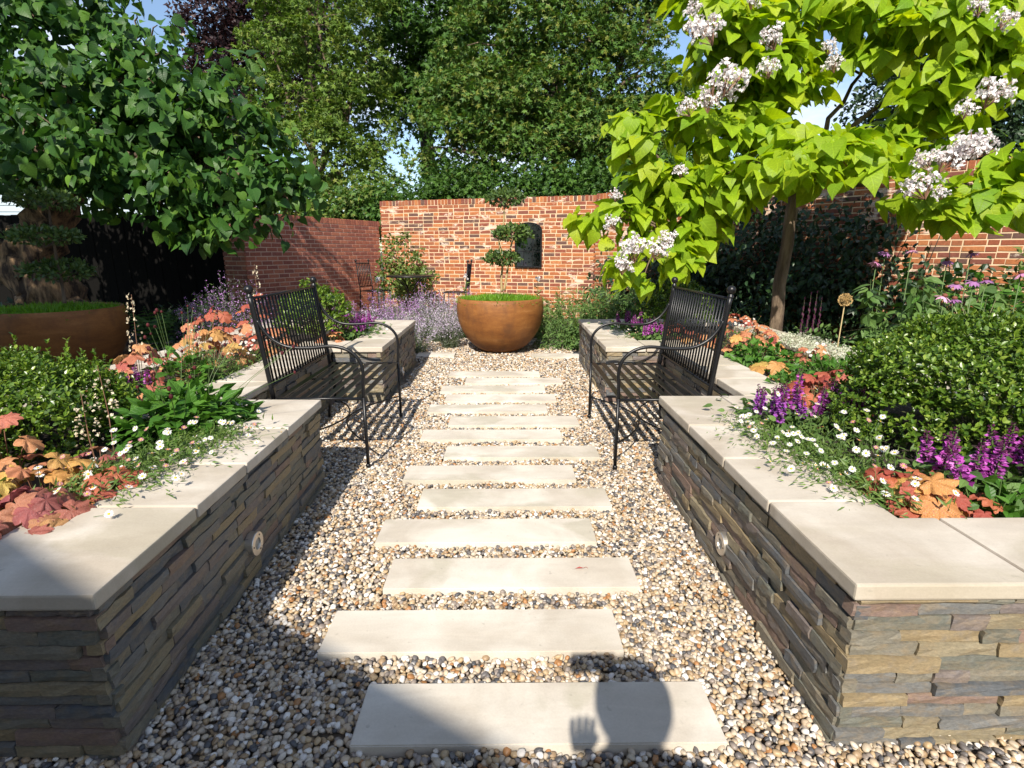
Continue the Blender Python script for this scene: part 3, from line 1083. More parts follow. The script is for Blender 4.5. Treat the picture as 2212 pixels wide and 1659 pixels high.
# ---------------------------------------------------------------- gravel: instanced pebbles
def pebble_mesh(seed):
    rr = np.random.default_rng(seed)
    bm = bmesh.new()
    bmesh.ops.create_icosphere(bm, subdivisions=2, radius=0.5)
    sc = np.array([1.0, rr.uniform(0.68, 0.95), rr.uniform(0.45, 0.72)])
    k = rr.normal(size=(5, 3)) * 2.2
    ph = rr.uniform(0, 6, 5)
    cuts = [(Vector(rand_dirs(1, rr)[0]), rr.uniform(0.27, 0.43)) for _ in range(5)]
    for v in bm.verts:
        p = np.array(v.co)
        s = 1 + 0.09 * sum(math.sin(k[i] @ p * 2 + ph[i]) for i in range(5)) / 2
        co = Vector(p * s)
        for nrm, dd in cuts:
            e = co.dot(nrm) - dd
            if e > 0:
                co -= nrm * e * 0.92
        v.co = Vector(np.array(co) * sc)
    me = bpy.data.meshes.new('pebble')
    for f in bm.faces:
        f.smooth = True
    bm.to_mesh(me)
    bm.free()
    me.materials.append(M['pebble'])
    return me


peb_col = bpy.data.collections.new('pebble_shapes')
for i in range(10):
    peb_col.objects.link(bpy.data.objects.new('pebble_shape', pebble_mesh(100 + i)))


def in_bed(x, y):
    m = (x < LA.x - 0.05) & (x > LX + 0.0) & (y > LA.y + 0.04) & (y < LF.y)
    m &= ~((x > LC.x - 0.02) & (y > LC.y) & (y < LD.y + 0.03))
    m2 = (x > RA.x + 0.04) & (x < RX) & (y > RA.y + 0.04) & (y < RF.y)
    m2 &= ~((x < RC.x + 0.02) & (y > RC.y) & (y < RD.y + 0.03))
    return m | m2


def scatter(x0, x1, y0, y1, sp, lift):
    nx, ny = int((x1 - x0) / sp), int((y1 - y0) / (sp * 0.866))
    ii, jj = np.meshgrid(np.arange(nx), np.arange(ny))
    x = x0 + (ii + 0.5 * (jj % 2)) * sp + RNG.uniform(-0.42, 0.42, ii.shape) * sp
    y = y0 + jj * sp * 0.866 + RNG.uniform(-0.42, 0.42, ii.shape) * sp
    x, y = x.ravel(), y.ravel()
    keep = ~in_bed(x, y)
    for a, b, c, d in PLANK_RECTS:
        keep &= ~((x > a - 0.004) & (x < b + 0.004) & (y > c - 0.004) & (y < d + 0.004))
    x, y = x[keep], y[keep]
    z = RNG.uniform(-0.010, 0.004, len(x)) + lift + 0.001 + 0.007 * np.sin(x * 9 + 2) * np.sin(y * 7)
    s = sp * RNG.choice([1.0, 1.15, 1.3, 1.5, 0.8], len(x))
    return np.stack([x, y, z], 1), s


parts_ = [scatter(-2.4, 2.6, 0.78, 1.3, 0.019, -0.004), scatter(-2.4, 2.6, 0.78, 1.3, 0.022, -0.014),
          scatter(-1.15, 1.0, 1.3, 3.1, 0.0185, -0.004), scatter(-1.15, 1.0, 1.3, 3.1, 0.022, -0.014),
          scatter(-1.62, 1.5, 3.1, 4.85, 0.0195, -0.004), scatter(-1.62, 1.5, 3.1, 4.85, 0.026, -0.014),
          scatter(-1.2, 1.0, 4.85, 6.8, 0.023, -0.006), scatter(-2.2, 2.4, 6.8, 8.6, 0.026, -0.006),
          scatter(-6.6, -2.98, 3.4, 8.4, 0.034, -0.004)]
gp = np.concatenate([p[0] for p in parts_])
gs = np.concatenate([p[1] for p in parts_])
gme = bpy.data.meshes.new('gravel')
gme.vertices.add(len(gp))
gme.vertices.foreach_set('co', gp.astype(np.float32).ravel())
at_ = gme.attributes.new('size', 'FLOAT', 'POINT')
at_.data.foreach_set('value', gs.astype(np.float32))
gme.update()
gravel = link('gravel', gme, None, 'stuff')
tag(gravel, 'loose cream, brown and grey pebbles covering the path between the beds', 'gravel')
ng = bpy.data.node_groups.new('gravel_scatter', 'GeometryNodeTree')
ng.interface.new_socket('Geometry', in_out='INPUT', socket_type='NodeSocketGeometry')
ng.interface.new_socket('Geometry', in_out='OUTPUT', socket_type='NodeSocketGeometry')
gi, go = ng.nodes.new('NodeGroupInput'), ng.nodes.new('NodeGroupOutput')
iop = ng.nodes.new('GeometryNodeInstanceOnPoints')
ci = ng.nodes.new('GeometryNodeCollectionInfo')
ci.inputs['Collection'].default_value = peb_col
ci.inputs['Separate Children'].default_value = True
ci.inputs['Reset Children'].default_value = True
iop.inputs['Pick Instance'].default_value = True
rv = ng.nodes.new('FunctionNodeRandomValue')
rv.data_type = 'FLOAT_VECTOR'
rv.inputs[0].default_value = (-0.55, -0.55, 0)
rv.inputs[1].default_value = (0.55, 0.55, 6.28)
na = ng.nodes.new('GeometryNodeInputNamedAttribute')
na.data_type = 'FLOAT'
na.inputs['Name'].default_value = 'size'
ng.links.new(gi.outputs[0], iop.inputs['Points'])
ng.links.new(ci.outputs[0], iop.inputs['Instance'])
ng.links.new(rv.outputs[0], iop.inputs['Rotation'])
ng.links.new(na.outputs[0], iop.inputs['Scale'])
ng.links.new(iop.outputs[0], go.inputs[0])
gravel.modifiers.new('scatter', 'NODES').node_group = ng

# ================================================================ BRICK WALLS
def brick_template(lx, lz, ly, rr):
    j = lambda a=0.0025: rr.uniform(-a, a)
    x, z = lx / 2, lz / 2
    c = 0.003
    V = [(-x + j(), 0, -z + j()), (x + j(), 0, -z + j()), (x + j(), 0, z + j()), (-x + j(), 0, z + j())]
    V += [(v[0] * (1 - 2 * c / lx), -c, v[2] * (1 - 2 * c / lz)) for v in V]
    V += [(v[0], ly, v[2]) for v in V[:4]]
    F = [(4, 5, 6, 7)]
    for i in range(4):
        k = (i + 1) % 4
        F.append((i, k, 4 + k, 4 + i))
        F.append((8 + i, 8 + k, k, i))
    return V, F


def brick_wall(name, label, p, q, z0, z1, mats, flemish, visible, seed, thick=0.23, top=True, nparts=300):
    """front face on the right-hand side when walking from p to q"""
    rr = random.Random(seed)
    p, q = Vector((p[0], p[1], 0)), Vector((q[0], q[1], 0))
    d = q - p
    Ln = d.length
    d.normalize()
    nrm = Vector((d.y, -d.x, 0))
    rz = math.atan2(d.y, d.x)
    root = empty(name, p, label, 'brick wall', None, rz)
    mb = MB()
    zt = z1 - (0.112 if top else 0)
    mb.box((Ln / 2, thick / 2, (z0 + zt) / 2), (Ln - 0.05, thick, zt - z0))
    if top:
        mb.box((Ln / 2, thick / 2, (zt + z1) / 2 - 0.004), (Ln - 0.055, thick - 0.008, z1 - zt - 0.01))
    mb.build('mortar', mats[1], root)
    items = []   # local x, z, lx, lz, kind
    course = 0.075
    nc = int((zt - z0) / course)
    for r_ in range(nc):
        z = zt - course * (r_ + 0.5) + 0.002
        x = -rr.uniform(0.0, 0.02) - (0.113 if r_ % 2 else 0.0)
        k = r_ % 2
        while x < Ln:
            if flemish:
                lx = 0.105 if (k % 2 and rr.random() < 0.8) else 0.218
            else:
                lx = 0.2135
            a, b = max(x, 0.0), min(x + lx, Ln)
            if b - a > 0.035:
                items.append(((a + b) / 2, z + rr.uniform(-0.003, 0.003) * flemish, b - a, 0.0595 + rr.uniform(-0.004, 0.002) * flemish, 0))
            x += lx + (0.0125 if not flemish else rr.uniform(0.009, 0.016))
            k += 1
    if top:
        x = 0.0
        while x < Ln - 0.03:
            w_ = 0.066 + rr.uniform(-0.004, 0.004) * flemish
            items.append((x + w_ / 2, (zt + z1) / 2 + 0.003 + rr.uniform(-0.003, 0.003) * flemish, w_, 0.103, 1))
            x += w_ + 0.0105
    def wpos(it):
        return p + d * it[0] + Vector((0, 0, it[1]))
    def keyf(it):
        w_ = wpos(it)
        return (0 if visible(w_) else 100) + (w_ - Vector((0, 0, H))).length
    items.sort(key=keyf)
    shapes = {}
    def shape(it, v):
        key = (round(it[2] / 0.02), it[4], v)
        if key not in shapes:
            shapes[key] = brick_template(it[2], it[3], (0.05 if not it[4] else thick + 0.006), rr)
        return key, shapes[key]
    meshes = {}
    rest = MB()
    for n_, it in enumerate(items):
        key, (V, F) = shape(it, rr.randrange(3))
        pr = -0.0018 - rr.uniform(0, 0.002) * flemish
        if n_ < nparts:
            if key not in meshes:
                meshes[key] = MB().add(V, F).mesh('brick', mats[0])
            o = link('brick', meshes[key], root)
            o.location = (it[0], pr, it[1])
        else:
            rest.add(np.array(V) + np.array((it[0], pr, it[1])), F)
    if rest.n:
        rest.build('brickwork', mats[0], root, kind='stuff')
    return root


def vis_pix(w_):
    """photo pixel of a world point"""
    r_ = Vector(w_) - Vector((0, 0, H))
    zc = r_.dot(_F)
    return CX + FPX * r_.dot(_R) / zc, CY - FPX * r_.dot(_U) / zc


K0, K1, K2, K3 = (-2.75, 12.4), (1.75, 11.0), (6.3, 6.3), (9.0, 3.4)
OLD = (M['old_brick'], M['cream_mortar'])
NEW = (M['new_brick'], M['grey_mortar'])


def vis_back(w_):
    x, y = vis_pix(w_)
    return w_.z > 0.75 and not (1110 < x < 1172 and 478 < y < 580) and x < 1320


def vis_right(w_):
    x, y = vis_pix(w_)
    return (x > 1960 and 455 < y < 575) or (1540 < x < 1900 and y < 480)


brick_wall('brick_wall', 'old orange brick wall with cream mortar and white bloom, carrying the arched mirror', K0, K1, -0.05, 2.40, OLD, 1, vis_back, 21)
brick_wall('brick_wall', 'old brick wall behind the lime leaved tree, coming forward to the right', K1, K2, -0.05, 2.42, OLD, 1, vis_right, 22)
brick_wall('brick_wall', 'end stretch of old brick wall at the right edge', (6.3, 6.3), K3, -0.05, 2.42, OLD, 1, lambda w_: False, 23, nparts=0)
PIER = (-4.3, 9.2)
brick_wall('brick_wall', 'dark red newer brick wall crossed by tree shadow, behind the left bench', PIER, (-2.78, 12.33), -0.05, 1.97, NEW, 0, lambda w_: w_.z > 0.7, 24)
brick_wall('brick_wall', 'shaded return of newer brick wall under the spreading dark tree', (-4.78, 9.455), PIER, -0.05, 1.97, NEW, 0, lambda w_: w_.z > 0.8, 25)

# boarded fence on the left, its near-black colour standing in for deep shade
fr = empty('boundary_fence', (-4.62, 9.50, 0), 'boarded fence coloured near black for the deep shade under the spreading tree', 'fence')
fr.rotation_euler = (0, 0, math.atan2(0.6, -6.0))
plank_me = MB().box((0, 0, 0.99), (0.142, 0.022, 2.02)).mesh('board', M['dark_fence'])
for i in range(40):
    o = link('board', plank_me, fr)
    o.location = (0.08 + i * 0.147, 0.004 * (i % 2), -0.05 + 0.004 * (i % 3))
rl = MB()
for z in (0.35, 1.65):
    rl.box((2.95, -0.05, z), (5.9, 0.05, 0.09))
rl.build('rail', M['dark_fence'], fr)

# white boarded building behind
wb = empty('boarded_building', (-12.2, 16.0, 0), 'white weatherboarded building glimpsed under the dark tree at the left', 'building')
bd = MB().box((0, 0, 0), (10.4, 0.04, 0.165)).mesh('board', M['white_board'])
MB().box((0, 0.5, 1.9), (10.3, 0.9, 3.8)).build('wall', M['white_board'], wb)
for i in range(22):
    o = link('board', bd, wb)
    o.location = (0, 0.028, 0.09 + i * 0.172)
    o.rotation_euler = (math.radians(-7), 0, 0)
MB().add([(-5.4, -0.5, 3.75), (5.4, -0.5, 3.75), (5.4, 1.6, 5.2), (-5.4, 1.6, 5.2), (-5.4, -0.5, 3.65), (5.4, -0.5, 3.65), (5.4, 1.6, 5.1), (-5.4, 1.6, 5.1)],
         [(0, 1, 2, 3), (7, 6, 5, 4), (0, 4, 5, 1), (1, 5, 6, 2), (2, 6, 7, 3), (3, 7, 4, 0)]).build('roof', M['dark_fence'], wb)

# house behind the camera (its eave throws the straight shadow over the near left corner)
e_h = 5.0
sh = e_h / math.tan(SUN_EL)
ea = Vector((-0.32 - sh * math.sin(SUN_AZ), 1.44 - sh * math.cos(SUN_AZ), 0))
hr = math.atan2(-0.64, 1.0)
ho = empty('house', ea, 'cream rendered house behind the viewer whose eave shades the near left corner', 'house', None, hr)
hb = MB()
hb.box((0.0, -4.35, e_h / 2 - 0.1), (15, 8, e_h - 0.2))
hb.build('wall', simple_mat('cream_render', (0.62, 0.57, 0.47), 0.9), ho)
hb = MB()
hb.add([(-8, 0, e_h), (8, 0, e_h), (8, -4.4, e_h + 2.6), (-8, -4.4, e_h + 2.6), (8, -8.8, e_h), (-8, -8.8, e_h), (-8, 0, e_h - 0.2), (8, 0, e_h - 0.2), (8, -8.8, e_h - 0.2), (-8, -8.8, e_h - 0.2)],
       [(0, 1, 2, 3), (3, 2, 4, 5), (0, 6, 7, 1), (6, 9, 8, 7), (5, 4, 8, 9), (1, 7, 8, 4, 2), (0, 3, 5, 9, 6)])
hb.build('roof', simple_mat('roof_tile', (0.16, 0.07, 0.045), 0.85), ho)
for i, x in enumerate((-5, -1.8, 1.6, 5)):
    for z in (1.5, 3.7):
        w_ = MB().box((x, -0.34, z), (1.2, 0.06, 1.2)).build('window', M['white_board'], ho)
        MB().box((x - 0.28, -0.30, z), (0.5, 0.03, 1.06)).box((x + 0.28, -0.30, z), (0.5, 0.03, 1.06)).build('pane', M['lens'], w_)

# ================================================================ ARCHED MIRROR on the back wall
bd_ = (Vector((K1[0], K1[1], 0)) - Vector((K0[0], K0[1], 0)))
b_len = bd_.length
bd_.normalize()
b_rz = math.atan2(bd_.y, bd_.x)
b_n = Vector((bd_.y, -bd_.x, 0))


def on_back(x, off=0.0):
    """point of the back wall's face seen at photo column x"""
    d2 = ray(x, 540)
    # solve t*d = K0 + s*bd
    A_ = np.array([[d2.x, -bd_.x], [d2.y, -bd_.y]])
    t_, s_ = np.linalg.solve(A_, np.array([K0[0], K0[1]]))
    p_ = Vector((K0[0] + bd_.x * s_, K0[1] + bd_.y * s_, 0))
    return p_ + b_n * off


mc = on_back(1142)
mYd = mc.y
mz0, mz1 = dep(1142, 578, mYd).z, dep(1142, 480, mYd).z
mw = (on_back(1171) - on_back(1113)).length
mi_ = empty('arched_mirror', (mc.x, mc.y, mz0), 'arched black framed window mirror hanging on the old brick wall', 'mirror', None, b_rz)


def arch(w_, h_, n=16, rise=0.16):
    pts = [(-w_ / 2, 0), (w_ / 2, 0)]
    for i in range(n + 1):
        a = PI * i / n
        pts.append((w_ / 2 * math.cos(a), h_ - rise + rise * math.sin(a)))
    return pts


hM = mz1 - mz0
outer, inner = arch(mw, hM), arch(mw - 0.06, hM - 0.06, rise=0.145)
inner = [(x, z + 0.03) for x, z in inner]
V, F = [], []
k = len(outer)
for off in (-0.05, -0.012):
    for ring in (outer, inner):
        V += [(x, off, z) for x, z in ring]
for i in range(k):
    j = (i + 1) % k
    F += [(i, j, k + j, k + i), (2 * k + i, 3 * k + i, 3 * k + j, 2 * k + j), (i, 2 * k + i, 2 * k + j, j), (k + i, k + j, 3 * k + j, 3 * k + i)]
MB().add(V, F).build('frame', M['iron'], mi_)
MB().add([(x, -0.026, z) for x, z in inner], [tuple(range(k))]).build('glass', M['mirror'], mi_)
for x in (-mw * 0.17, mw * 0.17):
    MB().box((x, -0.034, hM / 2), (0.012, 0.012, hM - 0.075)).build('bar', M['iron'], mi_)
for z in (0.36 * hM, 0.66 * hM):
    MB().box((0, -0.034, z), (mw - 0.05, 0.0115, 0.012)).build('bar', M['iron'], mi_)

# ================================================================ RECESSED WALL LIGHTS
def wall_light(loc, face, label, r=0.05):
    """face: +1 looks to +X, -1 looks to -X"""
    root = empty('wall_light', loc, label, 'wall light', 'round steel lights set into the bed walls', 0 if face > 0 else PI)
    root.rotation_euler = (0, PI / 2 * face, 0)
    rim = MB().lathe([(r, -0.03), (r, 0.0), (r * 0.97, 0.003), (r * 0.5, 0.003), (r * 0.47, -0.002), (r * 0.47, -0.02)], 40).build('rim', M['steel'], root)
    MB().lathe([(r * 0.47, -0.003), (r * 0.3, -0.001), (0.0005, 0.0)], 24).build('lens', M['lens'], root, True)
    for a in (0.5, 2.6, 4.7):
        MB().lathe([(0.0035, 0.003), (0.0035, 0.0045), (0.0004, 0.0045)], 8, (r * 0.73 * math.cos(a), r * 0.73 * math.sin(a), 0)).build('screw', M['iron'], rim)


def on_x(x, y, X):
    d = ray(x, y)
    t_ = X / d.x
    return Vector((X, d.y * t_, H + d.z * t_))


wall_light(on_x(556, 1174, LA.x - OV + 0.022), 1, 'steel ringed round light low in the near left bed wall')
wall_light(on_x(1556, 1174, RA.x + OV - 0.022), -1, 'steel ringed round light low in the near right bed wall')
wall_light(on_x(871, 802, LE.x - OV + 0.022), 1, 'round wall light in the far left bed wall, behind the bench front leg')

# ================================================================ BENCHES AND PATIO SET
def bench(loc, rz, label):
    """front legs at local x = 0, back towards -x, length along y"""
    root = empty('garden_bench', loc, label, 'bench', 'pair of black iron benches', rz)
    hl = 0.552
    iron = M['iron']
    for s in (-1, 1):
        MB().tube([(0, s * hl, 0.012), (0, s * hl, 0.466)], 0.0105, 10).ball((0, s * hl, 0.014), 0.017, 10, 6).build('leg', iron, root, True)
        MB().tube(bez([(-0.60, s * hl, 0.0), (-0.575, s * hl, 0.2), (-0.558, s * hl, 0.47)], 5), 0.012, 10).build('leg', iron, root, True)
        MB().tube(bez([(0, s * hl, 0.466), (0.002, s * hl, 0.55), (0.006, s * hl, 0.62), (-0.012, s * hl, 0.70), (-0.075, s * hl, 0.762), (-0.17, s * hl, 0.788), (-0.30, s * hl, 0.778),
                       (-0.43, s * hl, 0.783), (-0.52, s * hl, 0.825), (-0.575, s * hl, 0.885), (-0.606, s * hl, 0.945)], 6), 0.0105, 10).build('armrest', iron, root, True)
        post = MB().tube(bez([(-0.558, s * hl, 0.455), (-0.592, s * hl, 0.76), (-0.635, s * hl, 1.095)], 6), [0.0145] * 6 + [0.0155] * 7, 12)
        po = post.build('back_post', iron, root, True)
        MB().lathe([(0.0185, -0.012), (0.0185, 0.0), (0.012, 0.006), (0.012, 0.014)], 16, (-0.635, s * hl, 1.093)).ball((-0.636, s * hl, 1.127), 0.0265, 20, 12).build('finial', iron, po, True)
        MB().tube([(-0.558, s * hl, 0.457), (0, s * hl, 0.457)], 0.0095, 10).build('side_rail', iron, root, True)
    MB().tube([(-0.631, -hl, 1.075), (-0.631, hl, 1.075)], 0.0085, 10).build('top_rail', iron, root, True)
    MB().tube([(-0.567, -hl, 0.542), (-0.567, hl, 0.542)], 0.0085, 10).build('bottom_rail', iron, root, True)
    MB().box((-0.28, 0, 0.455), (0.545, 0.022, 0.006)).build('crossbar', iron, root)
    n = 21
    sl = MB().tube([(-0.567, 0, 0.545), (-0.594, 0, 0.79), (-0.631, 0, 1.073)], 0.0066, 7).mesh('back_slat', iron, True)
    for i in range(n):
        o = link('back_slat', sl, root)
        o.location = (0, -hl + 2 * hl * (i + 1) / (n + 1), 0)
    st = MB().box((0, 0, 0.462), (0.040, 2 * hl - 0.012, 0.0055)).mesh('seat_slat', iron)
    for i in range(8):
        o = link('seat_slat', st, root)
        o.location = (-0.022 - i * 0.0715, 0, 0)
    for y in (-hl + 0.012, 0, hl - 0.012):
        pass
    MB().tube(bez([(-0.004, -hl, 0.175), (-0.10, -0.43, 0.175), (-0.215, -0.22, 0.175), (-0.262, 0, 0.175), (-0.215, 0.22, 0.175), (-0.10, 0.43, 0.175), (-0.004, hl, 0.175)], 6), 0.0062, 8).build('stretcher', iron, root, True)
    MB().tube(bez([(-0.578, -hl, 0.175), (-0.46, -0.43, 0.175), (-0.33, -0.22, 0.175), (-0.276, 0, 0.175), (-0.33, 0.22, 0.175), (-0.46, 0.43, 0.175), (-0.578, hl, 0.175)], 6), 0.0062, 8).build('stretcher', iron, root, True)
    return root


bench((-0.888, 3.81, 0), 0, 'black iron slatted bench with ball finials against the left bed')
bench((0.688, 3.765, 0), PI, 'black iron slatted bench with ball finials against the right bed')

PATZ = 0.15
tag(sheet('patio', [(-3.3, 9.3), (0.6, 9.3), (0.6, 10.9), (-2.3, 12.2), (-3.3, 11.0)], PATZ, M['coping']), 'pale paved sitting area in the corner of the brick walls')


def patio_chair(loc, rz, label):
    root = empty('patio_chair', loc, label, 'chair', 'iron chairs at the round table', rz)
    ir = M['iron']
    for s in (-1, 1):
        MB().tube([(0.20, s * 0.22, 0), (0.19, s * 0.21, 0.45)], 0.010, 8).build('leg', ir, root, True)
        MB().tube([(-0.24, s * 0.21, 0), (-0.20, s * 0.21, 0.45), (-0.26, s * 0.21, 1.0)], 0.011, 8).ball((-0.262, s * 0.21, 1.02), 0.022, 10, 6).build('back_post', ir, root, True)
    MB().tube([(-0.255, -0.21, 0.965), (-0.255, 0.21, 0.965)], 0.009, 8).tube([(-0.21, -0.21, 0.53), (-0.21, 0.21, 0.53)], 0.009, 8).build('back_rail', ir, root, True)
    sl = MB().tube([(-0.21, 0, 0.53), (-0.255, 0, 0.965)], 0.008, 6).mesh('back_slat', ir, True)
    for i in range(7):
        o = link('back_slat', sl, root)
        o.location = (0, -0.21 + 0.42 * (i + 1) / 8, 0)
    MB().tube(bez([(-0.2, -0.21, 0.45), (0.19, -0.21, 0.45), (0.22, 0, 0.45), (0.19, 0.21, 0.45), (-0.2, 0.21, 0.45), (-0.2, -0.21, 0.45)], 3), 0.009, 8).build('seat_rim', ir, root, True)
    ss = MB().box((0, 0, 0.455), (0.39, 0.034, 0.006)).mesh('seat_slat', ir)
    for i in range(7):
        o = link('seat_slat', ss, root)
        o.location = (0.0, -0.17 + i * 0.057, 0)
    return root


def on_z(x, Y, z):
    p_ = dep(x, 540, Y)
    return Vector((p_.x, Y, z))


patio_chair(on_z(806, 10.7, PATZ), -0.35, 'black iron chair left of the round table, against the dark red wall')
patio_chair(on_z(984, 10.3, PATZ), PI * 0.97, 'black iron chair seen edge on, right of the round table')
tp = on_z(884, 10.4, PATZ)
tb = empty('round_table', tp, 'round black iron table in front of the corner climber', 'table')
MB().lathe([(0.001, 0.725), (0.44, 0.725), (0.455, 0.735), (0.455, 0.75), (0.44, 0.755), (0.001, 0.755)], 36).build('tabletop', M['iron'], tb, True)
for k in range(4):
    a = PI / 4 + k * PI / 2
    c_, s_ = math.cos(a), math.sin(a)
    MB().tube(bez([(0.34 * c_, 0.34 * s_, 0), (0.2 * c_, 0.2 * s_, 0.2), (0.08 * c_, 0.08 * s_, 0.42), (0.16 * c_, 0.16 * s_, 0.6), (0.33 * c_, 0.33 * s_, 0.722)], 5), 0.011, 8).build('leg', M['iron'], tb, True)

# ================================================================ RUSTY BOWLS, TURF AND CLOUD TREES
BOWL = [(0.0005, 0.0), (0.20, 0.0), (0.27, 0.018), (0.36, 0.075), (0.45, 0.165), (0.52, 0.27), (0.565, 0.38), (0.592, 0.50), (0.597, 0.59), (0.588, 0.68), (0.575, 0.73), (0.556, 0.73), (0.566, 0.68), (0.57, 0.60)]


def bowl(loc, sc, label):
    root = empty('planter_bowl', loc, label, 'planter', 'large rusty steel bowls')
    MB().lathe([(r * sc, z * sc) for r, z in BOWL], 64).build('bowl', M['rust'], root, True)
    MB().lathe([(0.571 * sc, 0.62 * sc), (0.3 * sc, 0.66 * sc), (0.0005, 0.68 * sc)], 40).build('soil_fill', M['soil'], root, True)
    return root


def turf(loc, r, label, n, seed, mat):
    rng = np.random.default_rng(seed)
    q = np.sqrt(rng.random(n)) * r
    a = rng.random(n) * 2 * PI
    pos = np.stack([q * np.cos(a), q * np.sin(a), 0.04 * (1 - (q / r) ** 2) + 0.012 * np.sin(q * 23 + a * 3)], 1)
    ax = rng.normal(size=(n, 3)) * 0.55
    ax[:, 2] += 1
    ax[:, 0] += np.cos(a) * 0.5 * (q / r) ** 3
    ax[:, 1] += np.sin(a) * 0.5 * (q / r) ** 3
    nr = rng.normal(size=(n, 3))
    s_ = np.stack([rng.uniform(0.010, 0.017, n), rng.uniform(0.05, 0.105, n), rng.uniform(0.05, 0.1, n)], 1)
    o = MB().cloud(BLADE, pos, frames(ax, nr), s_).build('turf', mat, None, kind='stuff')
    o.location = loc
    tag(o, label, 'ground cover')


def cloud_tree(loc, stems, pads, label, seed, leafn, size, mat):
    """stems: lists of points; pads: (x, y, z, r, h) relative to loc"""
    rng = np.random.default_rng(seed)
    root = empty('cloud_tree', loc, label, 'topiary tree')
    for st in stems:
        MB().tube(bez(st, 6), [0.017 - 0.007 * i / (6 * (len(st) - 1)) for i in range(6 * (len(st) - 1) + 1)], 8).build('stem', M['palestem'] if seed == 1 else M['bark'], root, True)
    for (x, y, z, r, h) in pads:
        n = leafn
        d = rand_dirs(n, rng)
        d[:, 2] = np.abs(d[:, 2]) * np.where(rng.random(n) < 0.22, -0.5, 1)
        rad = rng.uniform(0.72, 1.06, n)
        lump = 1 + 0.14 * np.sin(d[:, 0] * 7 + z * 9) * np.sin(d[:, 1] * 6 + 1)
        pos = d * rad[:, None] * lump[:, None] * np.array([r, r, h]) + np.array([x, y, z])
        mb = MB()
        leaves_np(mb, SMALL, pos, d, size, rng, 0.4, -0.2, 0.6)
        mb.build('leaf_pad', mat, root)
        tw = MB()
        for k in range(7):
            dd = rand_dirs(1, rng)[0]
            tw.tube([(x, y, z - h * 0.8), (x + dd[0] * r * 0.7, y + dd[1] * r * 0.7, z + abs(dd[2]) * h * 0.3)], [0.009, 0.004], 5)
        tw.build('twigs', M['bark'], root)
    return root


BC = Vector((-0.085, 7.5, 0))
bowl(BC, 1.0, 'large rusty steel bowl planter at the far end of the gravel path')
turf(BC + Vector((0, 0, 0.66)), 0.56, 'bright green grassy carpet filling the central rusty bowl', 3800, 3, M['lawn'])


def rel(x, y, Y, o):
    return dep(x, y, Y) - o


o_ = BC + Vector((0, 0, 0.66))
P_ = lambda x, y, Y=7.5: tuple(rel(x, y, Y, o_))
cloud_tree(o_, [[P_(1084, 630), P_(1083, 600), P_(1086, 560), P_(1078, 520), P_(1088, 480), P_(1089, 440)], [P_(1089, 628), P_(1096, 585), P_(1101, 545), P_(1108, 515)]],
           [(*P_(1085, 562), 0.235, 0.105), (*P_(1107, 508), 0.24, 0.115), (*P_(1091, 432), 0.235, 0.12)],
           'cloud pruned little tree with three leaf pads in the central bowl', 1, 620, 0.055, M['topiary'])

BL = Vector((-4.75, 5.75, 0))
bowl(BL, 1.06, 'rusty steel bowl planter standing in shade at the left edge')
turf(BL + Vector((0, 0, 0.70)), 0.59, 'dark shaded grassy carpet filling the left rusty bowl', 3800, 4, M['lawn'])
o_ = BL + Vector((0, 0, 0.70))
P_ = lambda x, y, Y=5.75: tuple(rel(x, y, Y, o_))
cloud_tree(o_, [[P_(140, 655), P_(135, 620), P_(122, 555), P_(112, 500), P_(104, 440)]],
           [(*P_(98, 437), 0.26, 0.10), (*P_(95, 516), 0.31, 0.105), (*P_(130, 590, 5.9), 0.30, 0.13)],
           'cloud pruned little tree with flat pads in the left shaded bowl', 2, 800, 0.05, M['topiary'])

# ================================================================ PLANT BUILDERS
def place(ob, pos, axis, normal, s):
    Rm = frames(np.array([axis]), np.array([normal]))[0]
    mt = Matrix(Rm.tolist()).to_4x4()
    ob.matrix_local = Matrix.Translation(Vector(pos)) @ mt @ Matrix.Diagonal((s, s, s, 1))


RUF_MESH = {}


def ruffle_mesh(i, mat):
    if (i, mat) not in RUF_MESH:
        RUF_MESH[(i, mat)] = MB().add(*RUFFLE[i]).mesh('leaf', M[mat], True)
    return RUF_MESH[(i, mat)]


def bell_spike(rng, h):
    mb = MB()
    mb.tube([(0, 0, 0), (0.006, 0.004, h * 0.5), (0.0, 0.008, h)], [0.0022, 0.0018, 0.001], 5)
    n = 46
    q = rng.uniform(0.42, 1.0, n)
    a = rng.random(n) * 2 * PI
    rr_ = 0.030 * (1.08 - q) / 0.6 + 0.004
    pos = np.stack([rr_ * np.cos(a), rr_ * np.sin(a), q * h], 1)
    ax = np.stack([np.cos(a), np.sin(a), np.full(n, -0.3)], 1) + rng.normal(size=(n, 3)) * 0.3
    mb.cloud(FLORET, pos, frames(ax, rng.normal(size=(n, 3)) + [0, 0, 1]), rng.uniform(0.009, 0.015, n), 1)
    mb.cloud(FLORET, pos, frames(ax, rng.normal(size=(n, 3))), rng.uniform(0.008, 0.013, n), 1)
    return mb.mesh('flower_spike', [M['redstem'], M['cream_bell']])


SPIKES = [bell_spike(np.random.default_rng(40 + i), 0.34) for i in range(2)]


